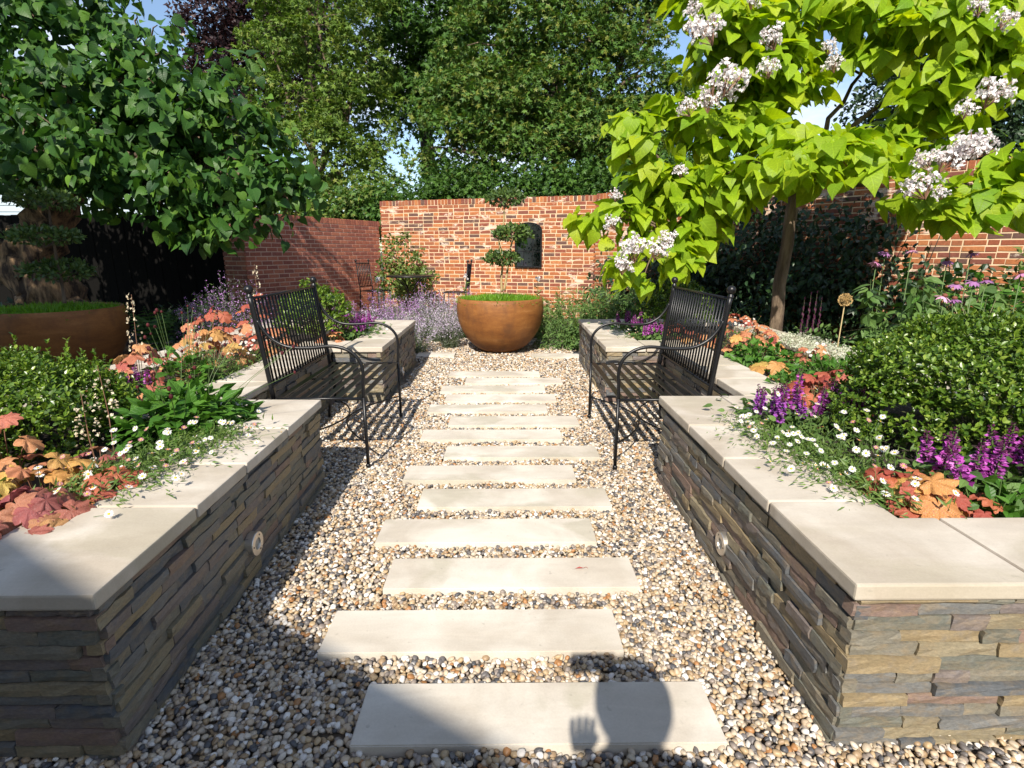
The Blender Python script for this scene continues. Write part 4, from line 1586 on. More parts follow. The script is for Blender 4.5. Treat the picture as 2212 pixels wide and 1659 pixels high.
def coral_bells(x, y, r, n, size, mat, label, z=SOIL, h=0.10, spikes=(), seed=0, lean=(0, -0.25), second=None):
    rng = np.random.default_rng(seed or int(abs(x * 977 + y * 131)))
    root = empty('coral_bells', (x, y, z), label, 'coral bells', 'coral bells in the raised beds')
    stalks = MB()
    for i in range(n):
        q = math.sqrt((i + 0.5) / n)
        a = i * 2.399 + rng.uniform(-0.4, 0.4)
        px_, py_ = r * q * math.cos(a), r * q * math.sin(a)
        pz_ = h * (1.1 - q * q * 0.9) + rng.uniform(-0.02, 0.03)
        ax = np.array([math.cos(a), math.sin(a), -0.25 - 0.5 * q]) + rng.normal(size=3) * 0.35
        nr = np.array([lean[0] + 0.45 * q * math.cos(a), lean[1] + 0.45 * q * math.sin(a), 1.0]) + rng.normal(size=3) * 0.25
        s = size * rng.uniform(0.7, 1.15)
        mm = second if (second and rng.random() < 0.35) else mat
        ob = link('leaf', ruffle_mesh(int(rng.integers(0, 4)), mm), root)
        place(ob, (px_, py_, pz_), ax, nr, s)
        stalks.tube([(px_ * 0.25, py_ * 0.25, -0.01), (px_ * 0.75, py_ * 0.75, pz_ * 0.75), (px_, py_, pz_)], 0.0016, 4, False)
    stalks.build('stalks', M['redstem'], root)
    for (sx, sy, sh) in spikes:
        ob = link('flower_spike', SPIKES[int(rng.integers(0, 2))], root)
        ob.location = (sx, sy, 0.02)
        ob.rotation_euler = (rng.uniform(-0.1, 0.1), rng.uniform(-0.1, 0.1), rng.uniform(0, 6))
        ob.scale = (1.15, 1.15, sh / 0.34)
    return root


def daisy_mesh(np_, r, mat, seed):
    rng = np.random.default_rng(seed)
    mb = MB()
    a = np.arange(np_) * 2 * PI / np_ + rng.uniform(-0.08, 0.08, np_)
    ax = np.stack([np.cos(a), np.sin(a), np.full(np_, 0.16)], 1) + rng.normal(size=(np_, 3)) * 0.05
    pos = ax * r * 0.22
    T = ([(-0.11, 0, 0), (0.11, 0, 0), (0.15, 0.72, 0), (0, 1, 0), (-0.15, 0.72, 0)], [(0, 1, 2, 3, 4)])
    mb.cloud(T, pos, frames(ax, np.tile([0, 0, 1.0], (np_, 1))), np.full(np_, r * 0.85))
    mb.ball((0, 0, 0.001), r * 0.33, 9, 5, 1, 0.5)
    return mb.mesh('flower', [M[mat], M['yellow_eye']])


DAISY = [daisy_mesh(15, 0.0125, 'white_petal', 1), daisy_mesh(14, 0.0115, 'white_petal', 2), daisy_mesh(13, 0.0095, 'pink_petal', 3)]


def daisies(pts, w, nfl, nleaf, label, seed, z=SOIL, hgt=0.09, overhang=(0, 0), big=1.0, group='daisies spilling over the copings'):
    """a drift along the polyline pts, w wide; some stems trail towards overhang over the coping"""
    rng = np.random.default_rng(seed)
    P0 = Vector((*pts[0], z))
    root = empty('daisy_clump', P0, label, 'daisies', group)
    pts = [np.array(p) - np.array(pts[0]) for p in pts]
    def rp(n):
        t_ = rng.random(n) * (len(pts) - 1)
        i = np.minimum(t_.astype(int), len(pts) - 2)
        f = (t_ - i)[:, None]
        A = np.array(pts)
        return A[i] * (1 - f) + A[i + 1] * f + rng.normal(size=(n, 2)) * w * 0.5
    mb = MB()
    p = rp(nleaf)
    d = np.abs(rng.normal(size=nleaf))
    pos = np.concatenate([p, (rng.random(nleaf) * hgt * 0.9)[:, None]], 1)
    ax = rng.normal(size=(nleaf, 3)) * 0.8 + [overhang[0] * 0.8, overhang[1] * 0.8, 0.6]
    mb.cloud(LANCE, pos, frames(ax, rng.normal(size=(nleaf, 3)) + [0, 0, 0.6]), rng.uniform(0.018, 0.042, nleaf))
    # trailing shoots that rest on the coping
    if overhang != (0, 0):
        nt_ = nleaf // 5
        p = rp(nt_)
        q = rng.random(nt_) ** 1.4 * 0.17
        pos = np.stack([p[:, 0] + overhang[0] * q, p[:, 1] + overhang[1] * q - 0.04 * q, np.maximum(ZT - z + 0.004, 0.085 - q * 0.2) + rng.random(nt_) * 0.022], 1)
        ax = rng.normal(size=(nt_, 3)) * 0.5 + [overhang[0] * 1.3, overhang[1] * 1.3 - 0.3, 0.1]
        mb.cloud(LANCE, pos, frames(ax, rng.normal(size=(nt_, 3)) + [0, 0, 1]), rng.uniform(0.014, 0.034, nt_))
    mb.build('leaves', M['grassy'], root)
    st = MB()
    p = rp(nfl)
    for i in range(nfl):
        lean = rng.normal(size=2) * 0.035
        zz = hgt * rng.uniform(0.75, 1.6)
        if overhang != (0, 0) and rng.random() < 0.30:
            q = rng.uniform(0.04, 0.2)
            lean = np.array([overhang[0] * q, overhang[1] * q - 0.3 * q])
            zz = ZT - z + rng.uniform(0.012, 0.05)
        tip = (p[i][0] + lean[0], p[i][1] + lean[1], zz)
        st.tube([(p[i][0], p[i][1], 0.01), (p[i][0] + lean[0] * 0.4, p[i][1] + lean[1] * 0.4, zz * 0.75), tip], 0.0009, 3, False)
        k = rng.choice(3, p=[0.45, 0.3, 0.25])
        ob = link('flower', DAISY[k], root)
        ob.location = tip
        ob.rotation_euler = Vector((rng.normal() * 0.4, rng.normal() * 0.4 - 0.45, 1.0)).to_track_quat('Z', 'Y').to_euler()
        s = rng.uniform(0.8, 1.1) * big
        ob.scale = (s, s, s)
    st.build('stems', M['stem'], root)
    return root


def spike_mesh(seed, h, fl, col, r0=0.017):
    rng = np.random.default_rng(seed)
    mb = MB()
    mb.tube([(0, 0, 0), (0.003, 0, h * 0.5), (0, 0.003, h)], [0.0022, 0.002, 0.0012], 5)
    for j in range(11):
        q = j / 10
        z = h * (0.40 + 0.60 * q)
        n = 8
        a = rng.random(n) * 2 * PI
        rad = r0 * (1.0 - 0.55 * q)
        ax = np.stack([np.cos(a), np.sin(a), rng.uniform(-0.1, 0.7, n)], 1)
        pos = np.stack([rad * 0.25 * np.cos(a), rad * 0.25 * np.sin(a), np.full(n, z) + rng.uniform(-0.006, 0.006, n)], 1)
        mb.cloud(FLORET, pos, frames(ax, rng.normal(size=(n, 3)) + [0, 0, 1.0]), rng.uniform(0.8, 1.4, n) * rad * (1.0 if q < 0.85 else 0.6), 1 if q < 0.8 else 2)
        mb.cloud(FLORET, pos, frames(ax + [0, 0, 0.4], rng.normal(size=(n, 3))), rng.uniform(0.5, 0.8, n) * rad, 2)
    return mb.mesh('flower_spike', [M['stem'], M[col], M['calyx']])


SALVIA = {c: [spike_mesh(60 + i + 7 * k, 0.20, None, c) for i in range(3)] for k, c in enumerate(('magenta', 'violet'))}


def salvia(x, y, r, n, h, col, label, z=SOIL, seed=0, fat=1.0, group='purple flower spikes in the raised beds'):
    rng = np.random.default_rng(seed or int(abs(x * 571 + y * 313)))
    root = empty('salvia', (x, y, z), label, 'salvia', group)
    for i in range(n):
        q = math.sqrt((i + 0.4) / n) * r
        a = i * 2.399 + rng.uniform(-0.5, 0.5)
        ob = link('flower_spike', SALVIA[col][i % 3], root)
        ob.location = (q * math.cos(a), q * math.sin(a), 0.03)
        ob.rotation_euler = (rng.normal() * 0.16, rng.normal() * 0.16, rng.uniform(0, 6.28))
        s = h / 0.2 * rng.uniform(0.75, 1.1)
        ob.scale = (fat * 1.2, fat * 1.2, s)
    nl = 60 + 20 * n
    pos = np.stack([rng.normal(size=nl) * r * 0.75, rng.normal(size=nl) * r * 0.75, rng.random(nl) * h * 0.55], 1)
    mb = MB()
    out = unit(pos * [1, 1, 0.2] + rng.normal(size=(nl, 3)) * 0.02)
    leaves_np(mb, OVAL, pos, out, 0.05, rng, 0.7, 0.0, 0.5)
    mb.build('leaves', M['mid'], root)
    return root


def rosette_shrub(x, y, z, rx, ry, rz, n, size, mat, label, seed, shoots=0, group='clipped shrubs in the raised beds', lumps=0.12):
    rng = np.random.default_rng(seed)
    root = empty('box_shrub', (x, y, z), label, 'shrub', group)
    d = rand_dirs(n, rng)
    d[:, 2] = np.where(d[:, 2] < -0.25, -d[:, 2], d[:, 2])
    lump = 1 + lumps * (np.sin(d[:, 0] * 6 + seed) * np.sin(d[:, 1] * 7 + 2) + 0.7 * np.sin(d[:, 2] * 9 + d[:, 0] * 5))
    rad = np.where(rng.random(n) < 0.62, rng.uniform(0.93, 1.05, n), rng.uniform(0.68, 0.95, n)) * lump
    cen = d * rad[:, None] * np.array([rx, ry, rz])
    if shoots:
        sd = rand_dirs(shoots, rng)
        sd[:, 2] = np.abs(sd[:, 2]) + 0.5
        sd = unit(sd)
        ex, ed = [], []
        for k in range(shoots):
            base = sd[k] * np.array([rx, ry, rz]) * 0.98
            up = unit(np.array([sd[k][0] * 0.3, sd[k][1] * 0.3, 1.0]))
            for j in range(6):
                ex.append(base + up * 0.017 * j * (1 + rng.random() * 0.5))
                ed.append(up)
        cen = np.concatenate([cen, np.array(ex)])
        d = np.concatenate([d, np.array(ed)])
    sd = unit(d * 0.7 + rng.normal(size=d.shape) * 0.35 + [0, 0, 0.75])     # direction of each shoot tip
    mb = MB()
    k = len(cen)
    u = unit(np.cross(sd, rng.normal(size=(k, 3))))
    w = np.cross(sd, u)
    for j in range(5):
        a = j * 2 * PI / 5 + rng.uniform(-0.3, 0.3, k)
        rd = u * np.cos(a)[:, None] + w * np.sin(a)[:, None]
        ax = rd * 0.8 + sd * rng.uniform(0.35, 1.5, k)[:, None] + rng.normal(size=(k, 3)) * 0.25
        mb.cloud(SMALL, cen + sd * rng.uniform(-0.4, 0.7, k)[:, None] * size, frames(ax, sd * 0.9 - rd * 0.35), size * rng.uniform(0.65, 1.2, k))
    mb.build('foliage', M[mat], root)
    tw = MB()
    for i in range(40):
        dd = rand_dirs(1, rng)[0]
        dd[2] = abs(dd[2])
        tw.tube([(0, 0, -rz * 0.4), tuple(dd * np.array([rx, ry, rz]) * 0.5 + rng.normal(size=3) * 0.02), tuple(dd * np.array([rx, ry, rz]) * 0.92)], [0.006, 0.004, 0.0015], 4, False)
    tw.build('twigs', M['twig'], root)
    return root


def perennial(x, y, z, r, h, n, size, tmpl, mat, label, seed, name='leafy_perennial', cat='plant', group='leafy perennials', ry=None, up=0.6, droop=0.25, stems=24, dome=True):
    rng = np.random.default_rng(seed)
    root = empty(name, (x, y, z), label, cat, group)
    ry = ry or r
    if dome:
        d = rand_dirs(n, rng)
        d[:, 2] = np.abs(d[:, 2])
        rad = rng.random(n) ** 0.35
        pos = d * rad[:, None] * np.array([r, ry, h]) * (1 + 0.12 * np.sin(d[:, 0] * 8 + seed) * np.sin(d[:, 1] * 7))[:, None]
        out = d
    else:      # upright stems clothed in leaves
        k = rng.integers(0, stems, n)
        bx, by = rng.normal(size=stems) * r * 0.55, rng.normal(size=stems) * ry * 0.55
        hh = h * rng.uniform(0.6, 1.0, stems)
        q = rng.random(n) ** 0.8
        a = rng.random(n) * 2 * PI
        pos = np.stack([bx[k] * (1 + 0.35 * q) + 0.02 * np.cos(a), by[k] * (1 + 0.35 * q) + 0.02 * np.sin(a), hh[k] * q], 1)
        out = np.stack([np.cos(a), np.sin(a), np.full(n, 0.35)], 1)
    mb = MB()
    leaves_np(mb, tmpl, pos, out, size, rng, up, droop, 0.4)
    mb.build('foliage', M[mat], root)
    st = MB()
    for i in range(stems):
        if dome:
            dd = rand_dirs(1, rng)[0]
            tip = (dd[0] * r * 0.8, dd[1] * ry * 0.8, abs(dd[2]) * h * 0.85 + 0.05)
            st.tube([(dd[0] * r * 0.15, dd[1] * ry * 0.15, 0), tip], [0.004, 0.0015], 4, False)
        else:
            st.tube([(bx[i], by[i], 0), (bx[i] * 1.35, by[i] * 1.35, hh[i])], [0.005, 0.002], 4, False)
    st.build('stems', M['stem'], root)
    return root


def haze_plant(x, y, z, r, h, nst, nfl, leafmat, flmat, label, seed, fsize=0.014, group='hazy purple drifts by the far bowl', name='catmint'):
    """grey-green mound with a haze of tiny flowers on thin arching stems"""
    rng = np.random.default_rng(seed)
    root = empty(name, (x, y, z), label, 'catmint', group)
    nl = nst * 16
    st = MB()
    k = rng.integers(0, nst, nl)
    a = rng.random(nst) * 2 * PI
    sp = np.sqrt(rng.random(nst)) * r
    hh = h * rng.uniform(0.6, 1.05, nst) * (1 - 0.35 * (sp / r) ** 2)
    tips = np.stack([sp * np.cos(a), sp * np.sin(a), hh], 1)
    base = tips * [0.35, 0.35, 0]
    for i in range(nst):
        mid = base[i] * 0.5 + tips[i] * 0.5 + np.array([0, 0, hh[i] * 0.06])
        st.tube([tuple(base[i]), tuple(mid), tuple(tips[i])], [0.0022, 0.0016, 0.0009], 3, False)
    st.build('stems', M['stem'], root)
    q = rng.random(nl) ** 1.2
    pos = base[k] * (1 - q)[:, None] + tips[k] * q[:, None] + rng.normal(size=(nl, 3)) * 0.012
    mb = MB()
    leaves_np(mb, LANCE, pos, unit(rng.normal(size=(nl, 3))), 0.04, rng, 0.5, 0.0, 0.6)
    mb.build('foliage', M[leafmat], root)
    k = rng.integers(0, nst, nfl)
    q = 1 - rng.random(nfl) ** 1.5 * 0.5
    pos = base[k] * (1 - q)[:, None] + tips[k] * q[:, None] + rng.normal(size=(nfl, 3)) * 0.010
    fb = MB()
    fb.cloud(FLORET, pos, frames(rng.normal(size=(nfl, 3)), rng.normal(size=(nfl, 3)) + [0, -0.5, 0.5]), rng.uniform(0.6, 1.3, nfl) * fsize)
    fb.build('flowers', M[flmat], root)
    return root


def burnet(x, y, r, n, h, label, seed, z=SOIL, leafn=700, lean=(0.35, 0)):
    """leafy clump with dark red button heads on thin stems"""
    rng = np.random.default_rng(seed)
    root = empty('burnet', (x, y, z), label, 'burnet', 'burnets with dark red button heads')
    d = rand_dirs(leafn, rng)
    d[:, 2] = np.abs(d[:, 2])
    pos = d * (rng.random(leafn) ** 0.3)[:, None] * np.array([r, r, h * 0.55])
    mb = MB()
    leaves_np(mb, OVAL, pos, d, 0.085, rng, 0.8, 0.35, 0.35)
    mb.build('foliage', M['green'], root)
    head = MB().ball((0, 0, 0), 0.0078, 9, 7, 0, 1.35).mesh('flower_head', M['burnet'])
    st = MB()
    for i in range(n):
        a = rng.random() * 2 * PI
        q = rng.random()
        b = (r * 0.3 * math.cos(a), r * 0.3 * math.sin(a), 0.02)
        tip = (r * (0.3 + q) * math.cos(a) + lean[0] * q * r, r * (0.3 + q) * math.sin(a) + lean[1] * r, h * rng.uniform(0.55, 1.15))
        st.tube([b, tuple((np.array(b) + np.array(tip)) / 2 + [0, 0, 0.04]), tip], 0.0013, 4, False)
        ob = link('flower_head', head, root)
        ob.location = tip
        s = rng.uniform(0.7, 1.25)
        ob.scale = (s, s, s)
    st.build('stems', M['stem'], root)
    return root


# ================================================================ LEFT BED
coral_bells(-1.70, 1.84, 0.21, 34, 0.098, 'coral_amber', 'amber and tan coral bells near the left front corner, below the green shrub', h=0.13, seed=2, second='coral_peach', spikes=((0.10, 0.16, 0.36),))
coral_bells(-1.58, 1.60, 0.20, 32, 0.112, 'coral_plum', 'dusky rose coral bells hanging over the near left coping corner', h=0.12, seed=3, lean=(0.1, -0.5))
coral_bells(-1.46, 1.86, 0.13, 16, 0.085, 'coral_red', 'small red coral bells among the white daisies of the near left bed', h=0.10, seed=4)
coral_bells(-1.98, 2.02, 0.11, 7, 0.12, 'coral_peach', 'salmon pink coral bells raised on stalks at the left edge', h=0.24, seed=5)
coral_bells(-1.72, 2.16, 0.12, 9, 0.085, 'coral_plum', 'plum coral bells with a cream flower spike before the burnet leaves', h=0.06, seed=6, spikes=((0.03, 0.05, 0.42),))
salvia(-1.90, 1.72, 0.10, 6, 0.19, 'violet', 'deep violet flower spikes at the left edge of the photo')
rosette_shrub(-2.32, 2.46, 0.55, 0.45, 0.42, 0.29, 3800, 0.024, 'box', 'bright green small leaved shrub with upright shoots in the near left bed', 31, shoots=26)
burnet(-1.60, 2.62, 0.31, 16, 0.42, 'green leafy burnet with dark red heads spilling over the left coping', 33, leafn=760, lean=(0.7, -0.1))
daisies([(-1.50, 1.74), (-1.42, 2.1), (-1.36, 2.45)], 0.16, 80, 3200, 'white and pink daisies spilling over the near left coping', 41, overhang=(1, 0), hgt=0.12, big=1.15)
coral_bells(-2.36, 3.42, 0.24, 24, 0.11, 'coral_peach', 'salmon coral bells with tall flower spike beside the left rusty bowl', h=0.27, seed=7, spikes=((0.0, 0.0, 0.62), (0.25, 0.3, 0.4)))
coral_bells(-2.50, 3.05, 0.15, 9, 0.10, 'coral_red', 'orange red coral bells behind the near left green shrub', h=0.08, seed=8)
salvia(-2.36, 3.22, 0.15, 9, 0.20, 'magenta', 'magenta flower spikes among salmon leaves beside the left bowl')
coral_bells(-2.24, 4.02, 0.30, 34, 0.10, 'coral_amber', 'golden amber coral bells behind the left bench back', h=0.30, seed=9, second='coral_peach')
coral_bells(-2.40, 4.45, 0.28, 30, 0.10, 'coral_peach', 'peach and crimson coral bells farther behind the left bench', h=0.40, seed=10, second='coral_red')
coral_bells(-2.05, 4.70, 0.24, 24, 0.10, 'coral_peach', 'peach coral bells just behind the left bench post', h=0.22, seed=11, second='coral_red')
coral_bells(-2.48, 5.35, 0.20, 12, 0.10, 'coral_red', 'crimson coral bells rising in front of the dark red brick wall', h=0.42, seed=12, spikes=((0.05, 0, 0.75),))
perennial(-2.05, 3.62, SOIL, 0.22, 0.24, 700, 0.05, LANCE, 'grassy', 'wispy yellow green plant with red buttons beside the left recess coping', 43, 'wispy_perennial', ry=0.34)
burnet(-2.12, 3.45, 0.20, 22, 0.50, 'thin stemmed burnet with many dark red buttons behind the left bench', 44, leafn=160, lean=(0.2, 0))
daisies([(-2.0, 3.9), (-1.98, 4.4)], 0.16, 30, 420, 'small pale daisies behind the left bench slats', 45, hgt=0.16, group='daisies in the middle of the beds')
rosette_shrub(-1.86, 5.30, 0.66, 0.32, 0.30, 0.34, 900, 0.032, 'box', 'rounded green shrub seen through the left bench back', 46)
coral_bells(-1.66, 5.12, 0.14, 10, 0.10, 'coral_peach', 'peach coral bells at the foot of the shrub in the far left bed', h=0.12, seed=13)
coral_bells(-1.70, 5.66, 0.12, 8, 0.10, 'coral_amber', 'orange coral bells beyond the left bench post in the far left bed', h=0.30, seed=14)
salvia(-1.60, 5.50, 0.18, 15, 0.26, 'magenta', 'magenta flower spikes right of the left bench back')
salvia(-1.62, 5.95, 0.17, 12, 0.24, 'magenta', 'magenta flower spikes at the far left bed beside the purple haze')
daisies([(-1.50, 5.5), (-1.5, 6.2)], 0.10, 30, 420, 'pale daisies lying on the far left coping', 47, overhang=(1, 0))

# ================================================================ RIGHT BED
daisies([(1.48, 1.92), (1.50, 2.2), (1.42, 2.5)], 0.12, 22, 500, 'taller white daisies standing against the wide clipped shrub', 50, hgt=0.17, big=1.15, group='daisies in the middle of the beds')
rosette_shrub(2.24, 2.42, 0.62, 0.62, 0.54, 0.41, 7200, 0.0235, 'box', 'wide clipped green shrub filling the near right bed', 51, lumps=0.08)
daisies([(1.34, 1.72), (1.28, 2.1), (1.24, 2.55)], 0.16, 76, 3200, 'white and pink daisies spilling over the near right coping', 52, overhang=(-1, 0), hgt=0.11, big=1.15)
coral_bells(1.44, 1.79, 0.18, 32, 0.088, 'coral_red', 'brick red coral bells behind the near right coping corner', h=0.10, seed=21)
coral_bells(1.42, 1.70, 0.07, 4, 0.17, 'coral_amber', 'large veined amber coral bells leaf cluster in the near right corner', h=0.15, seed=22, lean=(-0.1, -0.55))
coral_bells(1.62, 1.72, 0.10, 9, 0.08, 'coral_red', 'small red coral bells at the foot of the purple spikes, near right', h=0.06, seed=23, second='coral_amber')
salvia(1.66, 1.84, 0.11, 8, 0.25, 'magenta', 'bright magenta flower spikes at the right edge in front of the wide shrub', fat=1.35)
salvia(1.90, 1.86, 0.10, 7, 0.25, 'magenta', 'magenta flower spikes at the extreme right edge of the photo', fat=1.3)
perennial(1.72, 1.72, SOIL, 0.16, 0.10, 150, 0.07, OVAL, 'green', 'low green leaves behind the near right front coping', 53, 'leafy_perennial')
salvia(1.36, 2.62, 0.16, 9, 0.20, 'violet', 'violet flower spikes leaning over the right coping', fat=1.15)
salvia(1.60, 2.66, 0.20, 10, 0.23, 'magenta', 'purple flower spikes before the red coral bells of the right bed', fat=1.25)
coral_bells(1.78, 2.95, 0.25, 30, 0.11, 'coral_red', 'red coral bells behind the purple spikes of the right bed', h=0.16, seed=24)
coral_bells(2.08, 3.30, 0.26, 26, 0.11, 'coral_red', 'russet coral bells behind the wide clipped shrub', h=0.14, seed=25, second='coral_peach')
coral_bells(1.60, 2.72, 0.08, 5, 0.10, 'coral_amber', 'golden coral bells peeping between purple spikes and shrub', h=0.06, seed=26)
coral_bells(1.90, 3.78, 0.14, 10, 0.13, 'coral_amber', 'orange coral bells on the right recess coping beside the bench', h=0.12, seed=27)
perennial(2.02, 4.22, SOIL, 0.28, 0.20, 520, 0.06, OVAL, 'green', 'fresh green leafy clump right of the right bench back', 54)
coral_bells(2.20, 4.72, 0.26, 28, 0.10, 'coral_peach', 'peach coral bells behind the green clump of the right bed', h=0.20, seed=28, second='coral_amber')
coral_bells(2.48, 4.30, 0.16, 12, 0.11, 'coral_peach', 'peach and tan coral bells beside the white back coping', h=0.12, seed=29)
coral_bells(2.30, 5.25, 0.28, 28, 0.10, 'coral_peach', 'pink coral bells at the foot of the lime leaved tree', h=0.26, seed=30, second='coral_red')
daisies([(2.0, 4.9), (2.35, 5.0)], 0.2, 34, 380, 'small white daisies among the peach leaves by the tree', 55, hgt=0.2, group='daisies in the middle of the beds')
coral_bells(1.78, 4.95, 0.16, 11, 0.10, 'coral_peach', 'peach coral bells seen through the right bench back', h=0.14, seed=31)
coral_bells(1.72, 5.45, 0.14, 9, 0.10, 'coral_red', 'brown red coral bells beside the far right shrub', h=0.16, seed=32)
rosette_shrub(1.86, 6.05, 0.68, 0.38, 0.34, 0.36, 1000, 0.034, 'box', 'rounded green shrub behind the right bench back', 56)
salvia(1.42, 6.05, 0.18, 12, 0.22, 'magenta', 'magenta flower spikes at the far end of the right bed')
salvia(1.45, 5.35, 0.14, 9, 0.22, 'magenta', 'magenta flower spikes left of the right bench back')
daisies([(1.28, 5.2), (1.28, 6.2)], 0.10, 34, 480, 'pale daisies lying on the far right coping', 57, overhang=(-1, 0))
perennial(2.30, 3.72, SOIL, 0.30, 0.16, 480, 0.055, OVAL, 'green', 'low green leaves between the russet and tan coral bells', 59)
perennial(1.84, 3.42, SOIL, 0.16, 0.12, 240, 0.05, OVAL, 'green', 'low green leaves beside the right recess coping', 60)
daisies([(2.2, 3.6), (2.5, 4.1)], 0.25, 26, 380, 'small white daisies by the silvery back coping', 49, hgt=0.16, group='daisies in the middle of the beds')
cover = MB()
rng_ = np.random.default_rng(58)
n_ = 3600
pos_ = np.stack([rng_.uniform(2.52, 3.0, n_), rng_.uniform(3.3, 5.4, n_), ZT + 0.005 + rng_.random(n_) ** 2 * 0.04], 1)
leaves_np(cover, SMALL, pos_, unit(rng_.normal(size=(n_, 3))), 0.022, rng_, 0.9, 0, 0.6)
tag(cover.build('silver_groundcover', M['silver'], None, kind='stuff'), 'silvery white creeping plant covering the back coping of the right bed', 'ground cover')

# ================================================================ BEHIND THE BEDS
k_ = 0
for (x, y, r, h) in ((-1.75, 7.25, 0.34, 0.62), (-1.25, 7.35, 0.34, 0.60), (-0.82, 7.75, 0.30, 0.62), (-1.55, 7.85, 0.40, 0.74), (-1.05, 8.3, 0.40, 0.78), (-1.9, 8.5, 0.42, 0.80), (-1.35, 8.9, 0.42, 0.84), (-2.35, 7.9, 0.40, 0.70), (-0.7, 8.7, 0.36, 0.8)):
    lab_ = ['purple haze of catmint beside the far left bed end', 'catmint in front, nearest the gravel left of the rusty bowl', 'catmint touching the left side of the rusty bowl', 'catmint in the second row behind the far left coping',
            'tall catmint behind the rusty bowl on its left', 'catmint in front of the iron chair', 'tall catmint in front of the round iron table', 'catmint left of the iron chair, behind magenta spikes', 'catmint below the edge on iron chair'][k_]
    haze_plant(x, y, 0, r, h, 100, 2300, 'grey', 'pale_lilac' if k_ in (0, 1, 2, 4) else 'lilac', lab_, 70 + k_)
    k_ += 1
haze_plant(-3.22, 6.25, 0, 0.52, 1.12, 150, 2600, 'grey', 'lilac', 'tall grey catmint with pale lilac flowers before the shaded brick return', 80)
haze_plant(-3.75, 6.9, 0, 0.40, 0.95, 100, 500, 'mid', 'lilac', 'shaded catmint between the fern and the brick return', 81)

perennial(0.72, 7.75, 0, 0.34, 0.42, 900, 0.07, LANCE, 'mid', 'low green mound touching the right side of the rusty bowl', 61, ry=0.3)
perennial(1.15, 7.65, 0, 0.32, 0.36, 900, 0.06, OVAL, 'mid', 'dark leafed low mound at the far end of the right coping', 62)
perennial(0.95, 8.4, 0, 0.42, 0.72, 1100, 0.10, LANCE, 'grassy', 'grassy green perennial behind the rusty bowl on its right', 63, dome=False, stems=40)
perennial(1.60, 8.2, 0, 0.36, 0.92, 1000, 0.11, LANCE, 'mid', 'tall narrow leaved perennial under the hanging lime leaves', 64, dome=False, stems=34)
perennial(2.15, 8.0, 0, 0.40, 0.85, 1000, 0.10, LANCE, 'mid', 'narrow leaved perennial behind the right bench in shade', 65, dome=False, stems=34)
perennial(1.35, 9.0, 0, 0.45, 0.8, 800, 0.10, LANCE, 'grassy', 'tall green stems against the foot of the old brick wall', 66, dome=False, stems=40)
perennial(0.5, 8.9, 0, 0.4, 0.62, 700, 0.10, LANCE, 'grassy', 'green stems with small white flowers behind the rusty bowl', 67, dome=False, stems=30)
perennial(2.75, 7.6, 0, 0.40, 0.8, 800, 0.09, LANCE, 'mid', 'shaded green stems left of the lime tree trunk', 68, dome=False, stems=30)


def lily(x, y, z, h, label):
    root = empty('white_flower', (x, y, z), label, 'flower', 'single white flowers near the rusty bowl')
    MB().tube([(0, 0, 0), (0.01, 0, h)], [0.006, 0.004], 5).build('stem', M['stem'], root)
    rg = np.random.default_rng(int(x * 100 + 999))
    mb = MB()
    a = rg.random(14) * 2 * PI
    ax = np.stack([np.cos(a), np.sin(a), rg.uniform(-0.2, 0.8, 14)], 1)
    mb.cloud(FLORET, np.stack([0 * a, 0 * a, h + rg.uniform(-0.05, 0.02, 14)], 1), frames(ax, rg.normal(size=(14, 3))), np.full(14, 0.05))
    mb.build('petals', M['white_petal'], root)
    mb = MB()
    n = 30
    q = rg.random(n)
    a = rg.random(n) * 2 * PI
    mb.cloud(LANCE, np.stack([0 * a, 0 * a, q * h * 0.9], 1), frames(np.stack([np.cos(a), np.sin(a), 0 * a + 0.5], 1), rg.normal(size=(n, 3)) + [0, 0, 1]), np.full(n, 0.09))
    mb.build('leaves', M['grassy'], root)


for (px_, py_, Y_, lab_) in ((816, 603, 9.6, 'white flower on a green stem beside the left iron chair'), (1006, 597, 9.0, 'white flower left above the rusty bowl rim'), (1161, 602, 8.8, 'white flower right above the rusty bowl rim')):
    t_ = dep(px_, py_, Y_)
    lily(t_.x, t_.y, 0, t_.z, lab_)


def fern(x, y, z, n, L_, label, seed):
    rng = np.random.default_rng(seed)
    root = empty('fern', (x, y, z), label, 'fern')
    for i in range(n):
        a = i * 2.399
        mb = MB()
        sp = rng.uniform(0.25, 0.6)
        pts = [Vector((math.cos(a) * sp * q * q * L_, math.sin(a) * sp * q * q * L_, L_ * (q - 0.25 * q * q * q))) for q in np.linspace(0, 1, 15)]
        mb.tube(pts, [0.006 * (1 - 0.8 * k / 14) for k in range(15)], 4, False)
        for k in range(2, 15):
            t = (pts[k] - pts[k - 1]).normalized()
            sd = t.cross(Vector((math.cos(a), math.sin(a), 0.4))).normalized()
            w = 0.17 * L_ * math.sin(PI * min(1, 0.12 + k / 15)) + 0.02
            for sg in (-1, 1):
                ax = np.array([(sd * sg + t * 0.35)])
                mb.cloud(LANCE, np.array([pts[k]]), frames(ax, np.array([Vector((math.cos(a), math.sin(a), 1))])), np.array([[w * 0.9, w, w]]))
        mb.build('frond', M['fern'], root)


fern(-4.05, 6.25, 0, 9, 0.95, 'green fern in shade between the left bowl and the catmint', 3)

